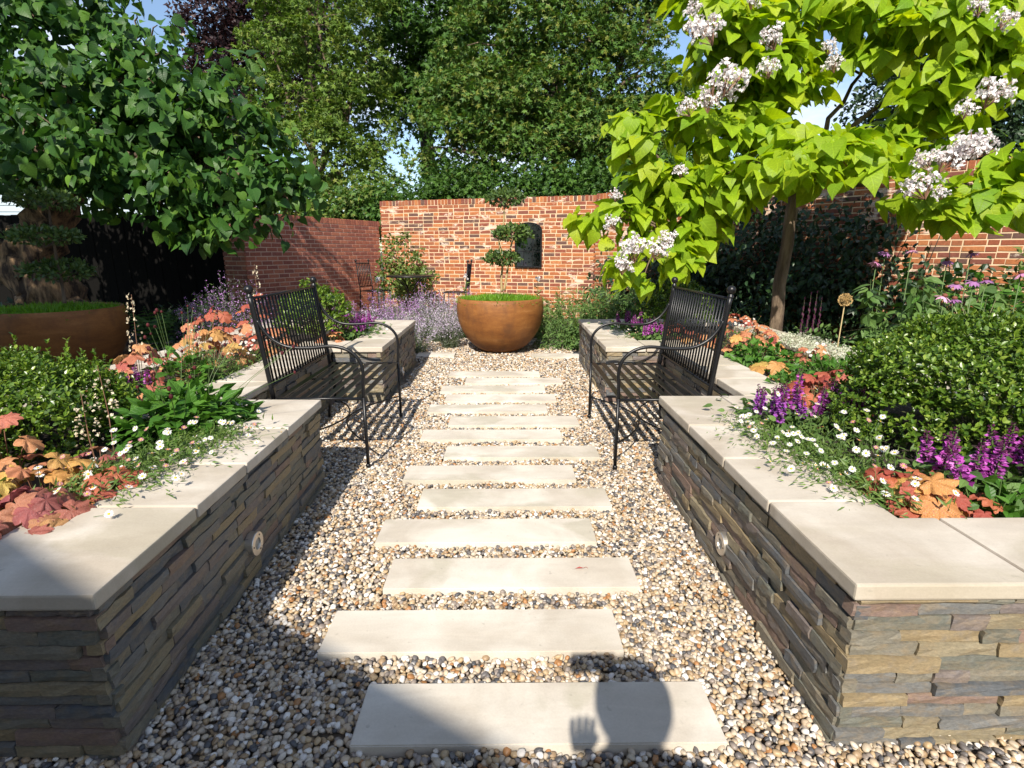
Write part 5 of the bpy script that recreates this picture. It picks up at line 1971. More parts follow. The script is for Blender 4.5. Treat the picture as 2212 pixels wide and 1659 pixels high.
# ---- border on the right, between the bed and the wall
perennial(3.35, 4.75, 0, 0.42, 0.68, 1700, 0.055, OVAL, 'mid', 'grey green leafy mound behind the white back coping', 101)
perennial(3.75, 4.1, 0, 0.50, 0.72, 2000, 0.055, OVAL, 'mid', 'broad leafy mound behind the wide clipped shrub', 102)
perennial(3.35, 3.4, 0, 0.45, 0.70, 1700, 0.05, OVAL, 'mid', 'leafy mound at the right edge behind the wide shrub', 103)
perennial(3.2, 5.6, 0, 0.40, 0.62, 1200, 0.05, OVAL, 'mid', 'low leafy mound right of the lime tree trunk', 104)
perennial(4.3, 4.6, 0, 0.45, 1.15, 1000, 0.12, OVAL, 'mid', 'tall coarse leaved perennial in the right border', 105, dome=False, stems=26, droop=0.5)
perennial(3.75, 5.0, 0, 0.34, 1.15, 420, 0.13, OVAL, 'mid', 'upright perennial with drooping leaves right of the round seed head', 106, dome=False, stems=12, droop=0.7)
perennial(4.7, 5.2, 0, 0.5, 1.25, 1100, 0.11, OVAL, 'green', 'bushy green perennial below the brick wall at the right', 107, dome=False, stems=26)
perennial(4.2, 3.6, 0, 0.45, 1.0, 900, 0.10, OVAL, 'mid', 'green perennial at the right edge under the brick wall', 108, dome=False, stems=22)
perennial(5.0, 4.4, 0, 0.5, 1.2, 900, 0.11, OVAL, 'green', 'yellow green bush at the right edge below the wall', 109, dome=False, stems=22)
perennial(5.6, 5.6, 0, 0.6, 1.45, 1300, 0.10, OVAL, 'climber', 'pale green shrub growing up the wall at the right edge', 110)
FADED = spike_mesh(99, 0.20, None, 'calyx', 0.012)
for px_, Y_, hgt, lab_ in ((1752, 5.6, 0.86, 'faded flower spire nearest the lime tree trunk'), (1765, 5.7, 0.9, 'second faded flower spire from the lime tree trunk'), (1778, 5.6, 0.92, 'third faded flower spire from the lime tree trunk'), (1790, 5.65, 0.85, 'faded flower spire farthest from the lime tree trunk')):
    p_ = on_z(px_, Y_, 0)
    root = empty('dark_flower_spire', p_, lab_, 'flower spire', 'faded flower spires by the tree trunk')
    ob = link('flower_spike', FADED, root)
    ob.scale = (1.0, 1.0, hgt / 0.2)


CONE_MESH = {}


def coneflower(px_, py_, Y_, label, col='cone_petal', leafn=10, seed=1, tilt=0.3):
    rng = np.random.default_rng(seed)
    top = dep(px_, py_, Y_)
    root = empty('coneflower', (top.x, top.y, 0), label, 'coneflower', 'coneflowers in the right border')
    h = top.z
    MB().tube([(0, 0, 0), (0.01, 0.005, h * 0.5), (0, 0, h)], [0.006, 0.005, 0.004], 6).build('stem', M['stem'], root, True)
    n = 14
    a = np.arange(n) * 2 * PI / n
    ax = np.stack([np.cos(a), np.sin(a), np.full(n, -0.45)], 1) + rng.normal(size=(n, 3)) * 0.1
    mb = MB()
    T = ([(-0.12, 0, 0), (0.12, 0, 0), (0.17, 0.6, -0.03), (0, 1, -0.1), (-0.17, 0.6, -0.03)], [(0, 1, 2, 3, 4)])
    mb.cloud(T, ax * 0.012, frames(ax, np.tile([0, 0, 1.0], (n, 1))), np.full(n, 0.055))
    f = mb.build('flower', M[col], root)
    f.location = (0, 0, h)
    f.rotation_euler = (tilt, rng.normal() * 0.2, 0)
    c = MB().ball((0, 0, 0.008), 0.019, 10, 7, 0, 0.8).build('cone', M['cone_eye'], f, True)
    mb = MB()
    q = rng.uniform(0.15, 0.85, leafn)
    a = rng.random(leafn) * 2 * PI
    pos = np.stack([0.01 * np.cos(a), 0.01 * np.sin(a), q * h], 1)
    ax = np.stack([np.cos(a), np.sin(a), np.full(leafn, -0.2)], 1)
    mb.cloud(OVAL, pos, frames(ax, np.tile([0, 0, 1.0], (leafn, 1)) + rng.normal(size=(leafn, 3)) * 0.3), rng.uniform(0.09, 0.16, leafn))
    mb.build('leaves', M['mid'], root)


for i, (x, y, Y_, lab_, c_) in enumerate((
        (1893, 566, 4.8, 'pale pink coneflower on the left, facing the path, before the dark creeper', 'cone_petal'), (1913, 543, 5.1, 'dusky coneflower rising behind the pale pink one', 'dusk_petal'),
        (1970, 540, 4.9, 'bright pink coneflower against the dark creeper', 'cone_petal'), (2040, 640, 4.1, 'large pink coneflower in the middle of the right border', 'cone_petal'),
        (2062, 646, 4.2, 'violet coneflower just behind the large pink one', 'dusk_petal'), (2104, 606, 4.3, 'violet coneflower left of the arching grass', 'dusk_petal'),
        (2130, 604, 4.4, 'violet coneflower beside the arching grass', 'dusk_petal'), (2066, 613, 4.6, 'faded coneflower between pink and violet ones', 'dusk_petal'),
        (2098, 546, 4.9, 'dark coneflower below the brick wall at the right', 'dusk_petal'), (2046, 562, 5.0, 'dark coneflower left of the brick wall gap', 'dusk_petal'),
        (2206, 590, 4.0, 'pink coneflower at the extreme right edge', 'cone_petal'))):
    coneflower(x, y, Y_, lab_, c_, 11, 200 + i, 0.35 if i % 2 else -0.15)

al = dep(1826, 648, 4.55)
ao = empty('allium_seedhead', (al.x, al.y, 0), 'round straw coloured seed head on a bare stalk in the right border', 'seed head')
MB().tube([(-0.02, 0, 0), (-0.01, 0, al.z * 0.5), (0, 0, al.z)], [0.006, 0.005, 0.0045], 6).build('stalk', M['palestem'], ao, True)
mb = MB()
dd_ = rand_dirs(130)
for d_ in dd_:
    mb.tube([(0, 0, al.z), (d_[0] * 0.048, d_[1] * 0.048, al.z + d_[2] * 0.048)], 0.0009, 3, False)
mb.cloud(FLORET, dd_ * 0.046 + [0, 0, al.z], frames(dd_, rand_dirs(130)), np.full(130, 0.013))
mb.cloud(FLORET, dd_ * 0.046 + [0, 0, al.z], frames(dd_ + rand_dirs(130) * 0.7, rand_dirs(130)), np.full(130, 0.011))
mb.build('seed_ball', M['seedhead'], ao)


def grass_tuft(x, y, z, n, L_, label, seed):
    rng = np.random.default_rng(seed)
    root = empty('grass_tuft', (x, y, z), label, 'ornamental grass')
    mb = MB()
    for i in range(n):
        a = rng.random() * 2 * PI
        sp = rng.uniform(0.15, 0.75)
        l = L_ * rng.uniform(0.6, 1.1)
        V, F = [], []
        for k in range(8):
            q = k / 7
            c = np.array([math.cos(a) * sp * l * q ** 1.8, math.sin(a) * sp * l * q ** 1.8, l * (q - 0.42 * sp * 1.6 * q ** 3)])
            sd = np.array([-math.sin(a), math.cos(a), 0]) * 0.006 * (1 - 0.9 * q)
            V += [c - sd, c + sd]
        for k in range(7):
            F.append((2 * k, 2 * k + 1, 2 * k + 3, 2 * k + 2))
        mb.add(V, F)
    mb.build('blades', M['straw'], root)


gp_ = on_z(2150, 4.0, 0.2)
grass_tuft(gp_.x, gp_.y, 0.1, 90, 1.15, 'arching pale striped grass at the right edge', 5)

# creeper on the old wall and climber in the corner
wdir = (Vector((*K2, 0)) - Vector((*K1, 0))).normalized()
wn = Vector((wdir.y, -wdir.x, 0))
root = empty('wall_creeper', (K1[0], K1[1], 0), 'dark green creeper covering the old wall in the shade of the lime tree', 'climbing plant')
rng_ = np.random.default_rng(88)
bl_ = []
for (s_, z_, rs, rz_) in ((1.2, 0.6, 0.7, 0.6), (2.1, 0.9, 0.8, 0.75), (3.0, 1.05, 0.8, 0.9), (3.8, 1.2, 0.7, 0.85), (4.5, 1.05, 0.6, 0.75), (2.6, 0.5, 1.0, 0.6), (3.9, 0.5, 1.0, 0.6), (5.0, 0.6, 0.7, 0.6), (5.7, 0.5, 0.6, 0.5)):
    c_ = wdir * s_ + wn * 0.38
    z_ = z_ * 1.22
    bl_.append((c_.x, c_.y, z_, rs * abs(wdir.x) + 0.22, rs * abs(wdir.y) + 0.22, rz_))
mb = MB()
pos_, out_ = crown_points(bl_, 11000, 480, 0.16, rng_, 0.1)
pos_ = pos_[((pos_[:, 0] * wn.x + pos_[:, 1] * wn.y) > 0.03) & (pos_[:, 2] > 0.02)]
out_ = np.tile(np.array(wn)[None] * 0.8 + [0, 0, 0.3], (len(pos_), 1)) + rng_.normal(size=(len(pos_), 3)) * 0.3
leaves_np(mb, OVAL, pos_, out_, 0.10, rng_, 0.3, 0.8, 0.5)
mb.build('foliage', M['ivy'], root)
st = MB()
for i in range(26):
    s_ = rng_.uniform(0.6, 5.8)
    p0 = wdir * s_ + wn * 0.06
    p1 = wdir * (s_ + rng_.uniform(-0.6, 0.6)) + wn * rng_.uniform(0.08, 0.4) + Vector((0, 0, rng_.uniform(0.8, 1.8)))
    st.tube([p0, (p0 + p1) / 2 + Vector((0.05, 0.05, 0.1)), p1], [0.014, 0.009, 0.004], 5)
st.build('stems', M['dark_bark'], root)


def bush(name, label, cat, blobs, n, size, tmpl, mat, seed, sub=None, sig=0.12, gap=0.2, up=0.5, droop=0.4, group=None):
    rng = np.random.default_rng(seed)
    c = np.mean([b[:3] for b in blobs], axis=0)
    base = Vector((c[0], c[1], 0))
    root = empty(name, base, label, cat, group)
    B = [(b[0] - base.x, b[1] - base.y, b[2], b[3], b[4], b[5]) for b in blobs]
    pos, out = crown_points(B, n, sub or n // 20, sig, rng, gap)
    keep = pos[:, 2] > 0.02
    mb = MB()
    leaves_np(mb, tmpl, pos[keep], out[keep], size, rng, up, droop)
    mb.build('foliage', M[mat], root)
    st = MB()
    for b in B:
        limb(st, (b[0] * 0.3, b[1] * 0.3, 0), b[:3], 0.02, 0.006, rng, 0.1, 5, 6)
    st.build('stems', M['bark'], root)
    return root


bush('wall_shrub', 'loose yellow green climber trained in the corner of the two brick walls', 'climbing plant',
     [blob(846, 560, 20, 50, 11.4, 0.2), blob(874, 535, 10, 40, 11.4, 0.15), blob(880, 595, 34, 34, 11.2, 0.25), blob(922, 600, 26, 20, 11.1, 0.2), blob(902, 560, 9, 30, 11.3, 0.15), blob(890, 630, 50, 26, 11.0, 0.3), blob(832, 600, 16, 34, 11.2, 0.2)],
     1900, 0.085, OVAL, 'climber', 91, 150, 0.06, 0.0)

# ================================================================ TREES
def leaf_parts(root, mats, tmpls, pos, out, size, rng, up, droop, jit, n_parts, score):
    """the n_parts leaves that show largest become parts of their own, the rest one crown"""
    n = len(pos)
    axis = out * 0.7 + rng.normal(size=(n, 3)) * jit
    axis[:, 2] -= droop
    nrm = out * 0.55 + rng.normal(size=(n, 3)) * jit * 0.7
    nrm[:, 2] += up
    R = frames(axis, nrm)
    s = size * rng.uniform(0.5, 1.2, n)
    order = np.argsort(score)
    ms = [MB().add(*t).mesh('leaf', M[mats], True) for t in tmpls]
    for c, i in enumerate(order[:n_parts]):
        ob = link('leaf', ms[c % len(ms)], root)
        ob.matrix_local = Matrix.Translation(Vector(pos[i])) @ Matrix(R[i].tolist()).to_4x4() @ Matrix.Diagonal((s[i], s[i], s[i], 1))
    rest = order[n_parts:]
    mb = MB()
    h = len(rest) // 2
    mb.cloud(tmpls[0], pos[rest[:h]], R[rest[:h]], s[rest[:h]])
    mb.cloud(tmpls[1], pos[rest[h:]], R[rest[h:]], s[rest[h:]])
    mb.build('crown', M[mats], root, True, kind='stuff')


# ---- lime leaved tree in flower
CB = Vector((3.1, 6.0, 0))
ct = empty('lime_leaved_tree', CB, 'young tree with large lime yellow leaves and white flower clusters behind the right bed', 'tree')
rng_ = np.random.default_rng(301)
cblobs = [
    (1290, 470, 50, 26, 5.5), (1345, 455, 70, 30, 5.5), (1400, 500, 85, 40, 5.4), (1480, 510, 70, 45, 5.4), (1345, 575, 42, 30, 5.2), (1440, 430, 110, 34, 5.5), (1390, 600, 30, 22, 5.2), (1530, 470, 50, 40, 5.6), (1470, 560, 45, 32, 5.3),
    (1370, 270, 45, 26, 5.6), (1400, 320, 75, 34, 5.5), (1480, 375, 95, 38, 5.5), (1560, 290, 105, 45, 5.6), (1470, 240, 60, 36, 5.7), (1590, 395, 90, 36, 5.4), (1630, 250, 90, 40, 5.8), (1420, 385, 70, 30, 5.5),
    (1500, 20, 55, 50, 5.8), (1570, 60, 85, 60, 5.7), (1660, 60, 90, 60, 5.9), (1640, 140, 100, 50, 5.7), (1550, 150, 70, 45, 5.8), (1700, 190, 80, 45, 5.8), (1760, 120, 55, 40, 6.0), (1520, -70, 110, 60, 6.0), (1690, -60, 130, 60, 6.2),
    (1640, 350, 80, 32, 5.0), (1720, 300, 110, 30, 5.4), (1800, 330, 130, 36, 5.1), (1890, 300, 80, 30, 5.5), (1720, 370, 110, 30, 4.9), (1850, 370, 90, 30, 5.0), (1960, 350, 60, 34, 5.3), (1560, 430, 70, 26, 5.2),
    (1840, 10, 70, 36, 5.6), (1920, 40, 90, 40, 5.5), (2000, 50, 90, 50, 5.4), (2090, 90, 90, 60, 5.2), (2050, 160, 90, 45, 5.3), (2160, 40, 80, 60, 5.2), (2130, 180, 70, 50, 5.2), (2200, 120, 60, 70, 5.1), (1960, -60, 180, 60, 5.8), (2160, -60, 120, 60, 5.4), (1900, 110, 55, 25, 5.5),
    (2000, 230, 80, 32, 5.4), (2080, 250, 60, 32, 5.2), (2030, 300, 50, 22, 5.3),
    (1960, 425, 60, 26, 5.2), (2040, 425, 80, 30, 5.0), (2120, 400, 80, 34, 4.9), (2190, 350, 60, 34, 4.9), (2150, 440, 80, 26, 4.8), (2240, 420, 60, 40, 4.8), (2060, 460, 60, 22, 4.9)]
CBL = []
for b in cblobs:
    q = blob(*b)
    CBL.append((q[0] - CB.x, q[1] - CB.y, q[2], q[3], q[4] * 1.1, q[5] * 0.82))
fork = dep(1716, 408, 6.0) - CB
tr = MB()
limb(tr, (-0.1, 0, -0.05), fork, 0.072, 0.058, rng_, 0.006, 14, 10)
tr.ball(tuple(fork), 0.068, 12, 8)
tr.build('trunk', M['bark'], ct, True)
br = MB()
hubs = [(1480, 420, 5.6), (1540, 270, 5.8), (1650, 120, 5.9), (1760, 330, 5.4), (1860, 160, 6.0), (2030, 120, 5.6), (2040, 260, 5.6), (2060, 410, 5.3), (1440, 500, 5.5), (1900, 330, 5.6)]
HB = [np.array(dep(*h) - CB) for h in hubs]
for h in HB:
    limb(br, fork, h, 0.032, 0.016, rng_, 0.06, 8, 8)
for b in CBL:
    c_ = np.array(b[:3])
    j = int(np.argmin([np.linalg.norm(c_ - h) for h in HB]))
    limb(br, HB[j], c_, 0.014, 0.005, rng_, 0.08, 5, 6)
br.build('branches', M['bark'], ct, True)
pos_, out_ = crown_points(CBL, 4300, 1500, 0.06, rng_, 0.0)
cc_ = pos_ + np.array(CB) - np.array([0, 0, H])
score = np.linalg.norm(cc_, axis=1)
xy = np.array([vis_pix(Vector(p) + CB) for p in pos_])
score = score + np.where((xy[:, 0] < 0) | (xy[:, 0] > 2212) | (xy[:, 1] < 0), 50, 0) + rng_.random(len(pos_)) * 0.25
leaf_parts(ct, 'catalpa', (HEART, HEART2), pos_, out_ * [1, 1, 0.4] + [0, -0.3, 0], 0.185, rng_, 0.7, 0.6, 0.45, 300, score)


def panicle(rng, r, n):
    mb = MB()
    d = rand_dirs(n, rng)
    d[:, 2] = np.abs(d[:, 2]) * 1.2 - 0.25
    pos = d * (rng.random(n) ** 0.4)[:, None] * r * [1, 1, 1.1]
    for j in range(4):
        a = rand_dirs(n, rng) + d * 0.5
        mb.cloud(FLORET, pos, frames(a, d + rand_dirs(n, rng) * 0.5), rng.uniform(0.018, 0.032, n), 0)
    for p_ in pos[:14]:
        mb.tube([(0, 0, -r * 0.7), tuple(p_)], 0.003, 4, False, 1)
    return mb.mesh('flower_cluster', [M['catalpa_flower'], M['redstem']])


PAN = [panicle(np.random.default_rng(400 + i), 0.12, 60) for i in range(3)]
for i, (x, y, r, Y_) in enumerate(((1365, 543, 34, 5.15), (1420, 542, 26, 5.1), (1322, 484, 18, 5.35), (1345, 577, 22, 5.05), (1530, 70, 32, 5.4), (1500, 62, 22, 5.5), (1668, 86, 26, 5.4), (1575, 178, 38, 5.35), (1545, 200, 30, 5.4), (1530, 225, 22, 5.4),
                                  (1484, 235, 20, 5.4), (1498, 22, 18, 5.6), (1625, 5, 16, 5.6), (1660, 150, 22, 5.4), (1800, 140, 20, 5.7), (1790, 105, 16, 5.7), (2145, 205, 34, 5.0), (2085, 240, 22, 5.0), (2075, 330, 40, 4.8), (2110, 318, 32, 4.8), (2045, 350, 30, 4.8), (2000, 352, 26, 4.9),
                                  (1990, 405, 34, 4.8), (2032, 420, 16, 4.7), (2115, 15, 22, 5.0), (2170, 45, 22, 5.0), (1330, 425, 14, 5.3), (1440, 520, 22, 5.15), (1470, 372, 16, 5.2))):
    ob = link('flower_cluster', PAN[i % 3], ct)
    Y_ = Y_ - 0.35
    p_ = dep(x, y, Y_) - CB
    ob.location = p_
    s = px(r, Y_) / 0.12 * 1.05
    ob.scale = (s, s, s * 1.05)
    ob.rotation_euler = (random.uniform(-0.5, 0.5), random.uniform(-0.5, 0.5), random.uniform(0, 6))

# ---- spreading dark tree on the left
MBASE = Vector((-6.3, 7.7, 0))
mt = empty('spreading_tree', MBASE, 'old spreading tree with dark glossy heart shaped leaves at the left', 'tree')
rng_ = np.random.default_rng(311)
mbl = []
for b in ((60, -40, 170, 90, 8.2), (70, 90, 150, 110, 7.8), (150, 190, 170, 90, 7.6), (295, 70, 30, 36, 7.9), (310, 120, 90, 60, 7.7), (60, 250, 120, 120, 7.5), (260, 240, 170, 80, 7.4), (390, 250, 130, 80, 7.3), (470, 300, 110, 80, 7.2), (330, 340, 190, 90, 7.0),
          (180, 335, 150, 80, 6.9), (480, 390, 130, 80, 7.0), (570, 400, 80, 60, 7.0), (600, 360, 50, 40, 7.1), (470, 448, 90, 30, 6.8), (400, 445, 60, 26, 6.9), (420, 418, 150, 42, 7.0), (250, 395, 120, 34, 7.1), (520, 465, 60, 34, 6.8), (60, 390, 90, 40, 7.4), (620, 425, 36, 30, 7.0), (500, 500, 30, 26, 6.7), (430, 480, 40, 24, 6.8),
          (480, 190, 50, 50, 7.4), (-140, 80, 180, 140, 7.6), (-130, 290, 160, 110, 7.4), (-330, 200, 160, 160, 7.8)):
    q = blob(*b)
    mbl.append((q[0] - MBASE.x, q[1] - MBASE.y, q[2], q[3], q[4], q[5]))
tr = MB()
tpts = [(0.0, 0.2, -0.1), (-0.12, 0.1, 0.35), (-0.05, 0.0, 0.8), (-0.25, 0.05, 1.25), (0.15, 0.0, 1.75), (0.5, -0.1, 2.2), (0.9, -0.2, 2.6)]
tr.tube([Vector(p) + Vector(rng_.normal(size=3) * 0.02) for p in bez(tpts, 5)], [0.50 - 0.33 * (i / 30) ** 0.7 + rng_.uniform(-0.025, 0.025) for i in range(31)], 32)
tr.tube(bez([(-0.2, 0, 1.0), (-0.7, -0.1, 1.35), (-1.0, -0.1, 2.0), (-0.9, 0, 2.7)], 5), [0.28 - 0.012 * i for i in range(16)], 12)
tr.tube(bez([(0.1, 0, 0.5), (0.75, -0.3, 0.35), (1.3, -0.5, 0.0)], 5), [0.26 - 0.014 * i for i in range(11)], 10)
for i, A_ in enumerate(tr.v):
    x, y, z = A_[:, 0], A_[:, 1], A_[:, 2]
    for f_, a_ in ((5.0, 0.06), (11.0, 0.04), (23.0, 0.022)):
        A_[:, 0] += a_ * np.sin(f_ * (y * 1.3 + 0.6 * z) + i) * np.cos(f_ * 0.7 * z)
        A_[:, 1] += a_ * np.sin(f_ * (x * 1.3 - 0.5 * z) + 2 * i) * np.cos(f_ * 0.8 * z + 1)
tr.build('trunk', M['old_bark'], mt, True)
br = MB()
for b in mbl:
    limb(br, (0.7, -0.15, 2.4), b[:3], 0.075, 0.018, rng_, 0.1, 7, 8)
    for k in range(3):
        d_ = rand_dirs(1, rng_)[0] * np.array(b[3:6]) * 0.95
        limb(br, b[:3], np.array(b[:3]) + d_, 0.018, 0.005, rng_, 0.12, 5, 5)
br.build('branches', M['bark'], mt, True)
pos_, out_ = crown_points(mbl, 9500, 360, 0.155, rng_, 0.33)
xy = np.array([vis_pix(Vector(p) + MBASE) for p in pos_])
score = np.linalg.norm(pos_ + np.array(MBASE) - np.array([0, 0, H]), axis=1) + np.where((xy[:, 0] < 0) | (xy[:, 1] < 0), 50, 0) + rng_.random(len(pos_)) * 0.5
leaf_parts(mt, 'mulberry', (HEART, HEART2), pos_, out_ + [0.0, -0.2, 0], 0.14, rng_, 0.45, 1.0, 0.75, 300, score)

# ---- trees beyond the walls
GB = 'trees beyond the brick walls'


def vtree(name, label, bx, Y, bl, leaf, mat, n, size, bark, r0, seed, **kw):
    b = dep(bx, 540, Y)
    tree(name, label, (b.x, Y, 0), [blob(*q) for q in bl], leaf, M[mat], n, size, M[bark], r0, seed, group=GB, **kw)


vtree('copper_beech', 'tall dark purple leaved tree behind the others at upper left', 560, 27,
      [(470, 100, 60, 60, 26), (540, 60, 90, 90, 26), (620, 30, 100, 90, 27), (560, 170, 90, 90, 27), (500, 190, 70, 80, 27), (640, 130, 80, 100, 27), (590, -60, 140, 70, 27)], TRI, 'beech', 30000, 0.17, 'dark_bark', 0.35, 321, sub=500, sig=0.8, gap=0.0)
vtree('pale_tree', 'slender pale green tree with loose airy foliage', 690, 17.5,
      [(590, 120, 60, 90, 17), (660, 60, 90, 80, 17), (720, 150, 80, 90, 17.5), (640, 220, 100, 90, 17), (750, 250, 70, 90, 17.5), (790, 120, 50, 110, 18), (700, 330, 120, 70, 17), (600, 320, 60, 70, 17), (800, 330, 50, 60, 17), (720, 420, 130, 50, 16.5), (690, -30, 140, 60, 17.5), (650, 420, 90, 50, 16.8)],
      STAR, 'birch', 16000, 0.165, 'bark', 0.15, 322, sub=260, sig=0.42, gap=0.2)
vtree('dark_maple', 'tall dark green tree rising behind the big maple', 930, 21,
      [(870, 60, 70, 80, 20), (950, 60, 100, 100, 20), (900, 170, 80, 80, 20), (1010, 90, 80, 120, 20.5), (960, 210, 70, 70, 20), (880, 250, 50, 50, 20), (960, -50, 140, 60, 20.5), (840, 150, 40, 60, 20)],
      STAR, 'darkmaple', 19000, 0.21, 'dark_bark', 0.3, 323, sub=190, sig=0.7, gap=0.1, flat=0.6)
vtree('big_maple', 'broad green maple filling the centre above the mirror wall', 1200, 16.5,
      [(1100, 110, 110, 100, 16), (1220, 80, 120, 100, 16), (1330, 70, 80, 80, 16.5), (1080, 230, 120, 90, 15.5), (1210, 210, 130, 100, 15.5), (1330, 200, 110, 90, 15.8), (1410, 220, 60, 70, 16), (1010, 330, 90, 70, 15.5), (1130, 330, 130, 80, 15.2), (1270, 320, 130, 80, 15.2), (1370, 320, 90, 70, 15.5),
       (1010, 200, 60, 70, 16), (1180, -20, 150, 60, 16.3), (1330, -10, 90, 50, 16.5), (1400, 50, 30, 34, 16.5)],
      STAR, 'maple', 42000, 0.155, 'bark', 0.32, 324, sub=430, sig=0.52, gap=0.1, flat=0.7)
vtree('dark_evergreen', 'dark evergreen tree behind the lime leaved branches at the right', 2060, 13.5,
      [(1960, 240, 70, 90, 13), (2020, 330, 110, 90, 13), (2040, 150, 110, 90, 13.3), (2120, 250, 100, 110, 13), (2190, 330, 90, 90, 13), (2190, 150, 80, 120, 13.3), (1930, 330, 50, 60, 13), (2100, 40, 140, 80, 13.6), (2250, 40, 120, 100, 13.5)],
      SMALL, 'yew', 34000, 0.12, 'dark_bark', 0.25, 325, sub=420, sig=0.42, gap=0.05)
bush('dark_shrub', 'dark leafy bush showing above the old wall, left of the mirror', 'shrub', [blob(915, 440, 50, 30, 14.6), blob(985, 420, 60, 42, 14.6), blob(850, 458, 50, 26, 14.4)], 5200, 0.14, STAR, 'darkmaple', 331, 120, 0.24, 0.0, group='bushes behind the walls')
bush('dark_shrub', 'dark leafy bush showing above the old wall, right behind the mirror', 'shrub', [blob(1090, 415, 80, 40, 14.2), blob(1200, 405, 80, 40, 14.0), blob(1290, 400, 60, 40, 13.8)], 5200, 0.14, STAR, 'darkmaple', 332, 120, 0.24, 0.0, group='bushes behind the walls')
bush('dark_shrub', 'dense bush behind the dark red wall', 'shrub', [blob(640, 440, 60, 50, 14.8), blob(740, 455, 80, 46, 14.8), blob(810, 450, 50, 46, 14.8)], 5200, 0.14, STAR, 'maple', 333, 120, 0.24, 0.0, group='bushes behind the walls')
bush('dark_shrub', 'dark bush behind the wall under the lime leaved tree', 'shrub', [blob(1400, 400, 70, 50, 13.6), blob(1500, 390, 80, 46, 13.4), blob(1620, 385, 80, 40, 13.2)], 5200, 0.14, STAR, 'darkmaple', 334, 300, 0.2, 0.0, group='bushes behind the walls')

tree('added_shade_tree', 'leafy tree added out of view left of the viewer to shade the left rusty bowl', (-7.6, 0.2, 0), [(-6.1, 0.4, 5.0, 1.5, 1.9, 1.3), (-7.0, 1.6, 5.2, 1.2, 1.5, 1.2), (-6.6, -0.8, 6.0, 1.5, 1.5, 1.3), (-5.9, 1.7, 4.0, 0.9, 1.0, 0.8), (-8.2, 2.6, 4.4, 1.0, 1.2, 1.0)], STAR, M['maple'], 13000, 0.2, M['bark'], 0.16, 326, sub=500, sig=0.3, gap=0.1)  # unseen tree, crown placed towards the sun so that it shades the left bowl

bush('added_hedge', 'tall dark hedge added out of view left of the viewer to darken the arched mirror', 'hedge', [(-10.5 + 1.2 * i, -1.4, 1.3, 0.8, 0.5, 1.5) for i in range(6)], 9000, 0.13, OVAL, 'ivy', 335, 600, 0.12, 0.0)  # unseen hedge, added to give the mirror something dark to reflect

# ---- low shaded plants at the foot of the dark fence
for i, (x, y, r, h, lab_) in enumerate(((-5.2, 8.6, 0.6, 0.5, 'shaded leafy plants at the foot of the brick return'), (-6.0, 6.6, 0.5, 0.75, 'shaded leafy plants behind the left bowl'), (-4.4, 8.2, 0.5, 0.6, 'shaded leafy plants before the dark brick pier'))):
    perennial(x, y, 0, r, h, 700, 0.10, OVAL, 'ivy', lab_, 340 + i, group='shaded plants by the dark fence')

# ---- dry leaf on the third plank
lf = at(1252, 1228, PZ + 0.004)
lo = MB().add([(-0.02, 0, 0), (0, -0.006, 0.006), (0.02, 0, 0.002), (0, 0.006, 0.006)], [(0, 1, 2), (0, 2, 3)]).tube([(0.018, 0, 0.003), (0.028, 0.004, 0.006), (0.036, -0.002, 0.002)], 0.0008, 4).build('fallen_leaf', M['coral_red'])
lo.location = lf
tag(lo, 'tiny dry red brown leaf lying on the third stone plank', 'fallen leaf')

# ================================================================ THE PERSON TAKING THE PICTURE (outside the frame; throws the shadow on the first plank)
def skin_body(name, verts, edges, radii, mat, parent, sub=2):
    me = bpy.data.meshes.new(name)
    me.from_pydata(verts, edges, [])
    me.materials.append(mat)
    o = link(name, me, parent)
    md = o.modifiers.new('skin', 'SKIN')
    md.use_smooth_shade = True
    sv = me.skin_vertices[0].data
    for i, r in enumerate(radii):
        sv[i].radius = (r, r) if not hasattr(r, '__len__') else r
        sv[i].use_root = (i == 0)
    ss = o.modifiers.new('smooth', 'SUBSURF')
    ss.levels = ss.render_levels = sub
    return o


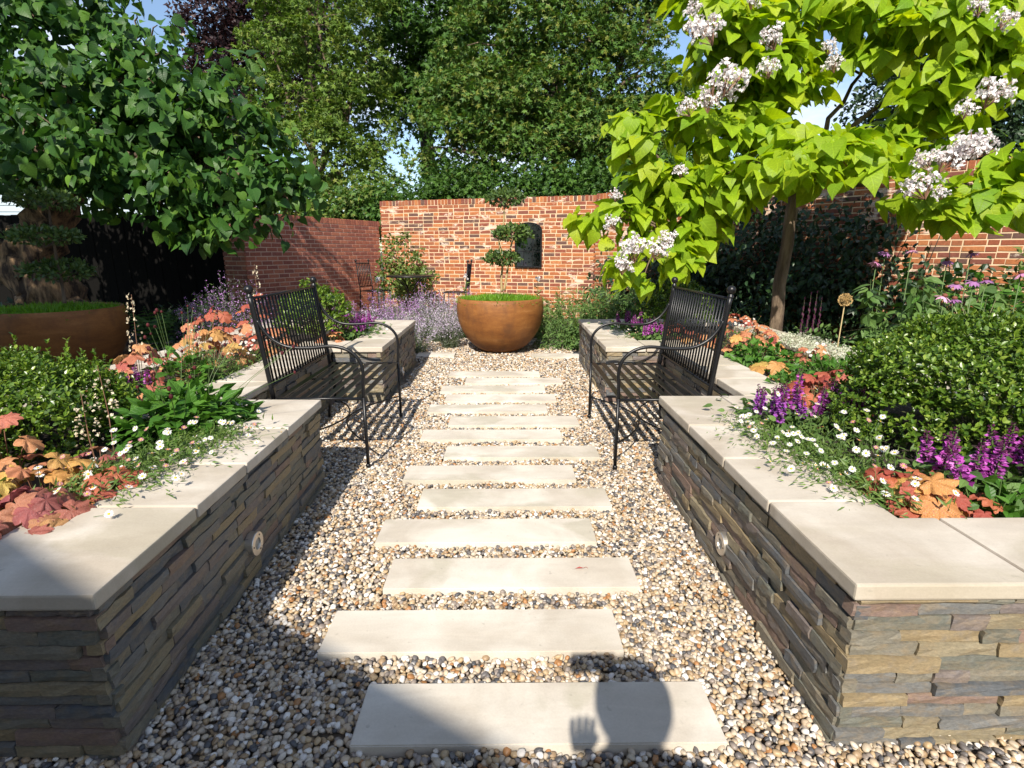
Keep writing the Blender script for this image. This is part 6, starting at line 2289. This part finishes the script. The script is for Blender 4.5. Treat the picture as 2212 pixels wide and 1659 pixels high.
pr = empty('person', (0.02, -0.53, 0), 'person in a blue shirt holding up a phone, whose shadow falls on the first plank', 'person')
V = [(0, 0, 0.93), (0, 0, 1.1), (0, 0.01, 1.28), (0, 0.01, 1.40), (0, 0.02, 1.47), (0, 0.05, 1.55), (0, 0.06, 1.63),
     (-0.17, 0.01, 1.38), (-0.23, 0.05, 1.12), (-0.14, 0.19, 1.18), (0.17, 0.01, 1.38), (0.21, 0.06, 1.12), (0.12, 0.28, 1.18),
     (-0.10, 0, 0.86), (-0.11, 0.02, 0.48), (-0.12, -0.02, 0.09), (-0.12, 0.14, 0.04), (0.10, 0, 0.86), (0.11, 0.02, 0.48), (0.12, -0.02, 0.09), (0.13, 0.14, 0.04), (-0.10, 0.27, 1.25), (0.09, 0.40, 1.24)]
E = [(0, 1), (1, 2), (2, 3), (3, 4), (4, 5), (5, 6), (3, 7), (7, 8), (8, 9), (3, 10), (10, 11), (11, 12), (0, 13), (13, 14), (14, 15), (15, 16), (0, 17), (17, 18), (18, 19), (19, 20), (9, 21), (12, 22)]
Rr = [(0.15, 0.11), (0.135, 0.10), (0.155, 0.11), (0.13, 0.09), 0.055, 0.09, 0.075, 0.065, 0.045, 0.03, 0.065, 0.045, 0.03, 0.09, 0.06, 0.042, 0.035, 0.09, 0.06, 0.042, 0.035, 0.034, 0.034]
skin_body('body', V, E, Rr, simple_mat('blue_shirt', (0.06, 0.10, 0.2), 0.85), pr)
sk = simple_mat('skin', (0.45, 0.27, 0.19), 0.55)
for sx, hx in ((-1, -0.10), (1, 0.08)):
    V, E, Rr = [(hx, 0.38, 1.26)], [], [0.030]
    for k in range(5):
        b = len(V)
        off = -0.028 + 0.019 * k
        if k == 4:
            V += [(hx - sx * 0.022, 0.39, 1.275), (hx - sx * 0.038, 0.40, 1.295), (hx - sx * 0.045, 0.40, 1.315)]
        else:
            V += [(hx + off * 0.8, 0.385, 1.30), (hx + off * 1.05, 0.40, 1.338 - abs(off) * 0.2), (hx + off * 1.05 - sx * 0.004, 0.415, 1.36 - abs(off) * 0.3)]
        E += [(0, b), (b, b + 1), (b + 1, b + 2)]
        Rr += [0.010, 0.009, 0.0075]
    V = [(x, y - (0.11 if sx < 0 else -0.02), z - (0.02 if sx < 0 else 0.02)) for x, y, z in V]
    skin_body('hand', V, E, Rr, sk, pr, 1)
hd = MB().ball((0, 0.03, 1.615), 0.118, 18, 12, 0, 1.1).build('hair', M['dark_bark'], pr, True)
ph = empty('phone', (-0.02, -0.035, 1.352), 'dark phone held up in both hands by the person', 'phone')
MB().box((0, 0, 0), (0.148, 0.008, 0.072)).build('case', M['iron'], ph)
MB().box((0, -0.0048, 0), (0.14, 0.0012, 0.066)).build('screen', M['lens'], ph)
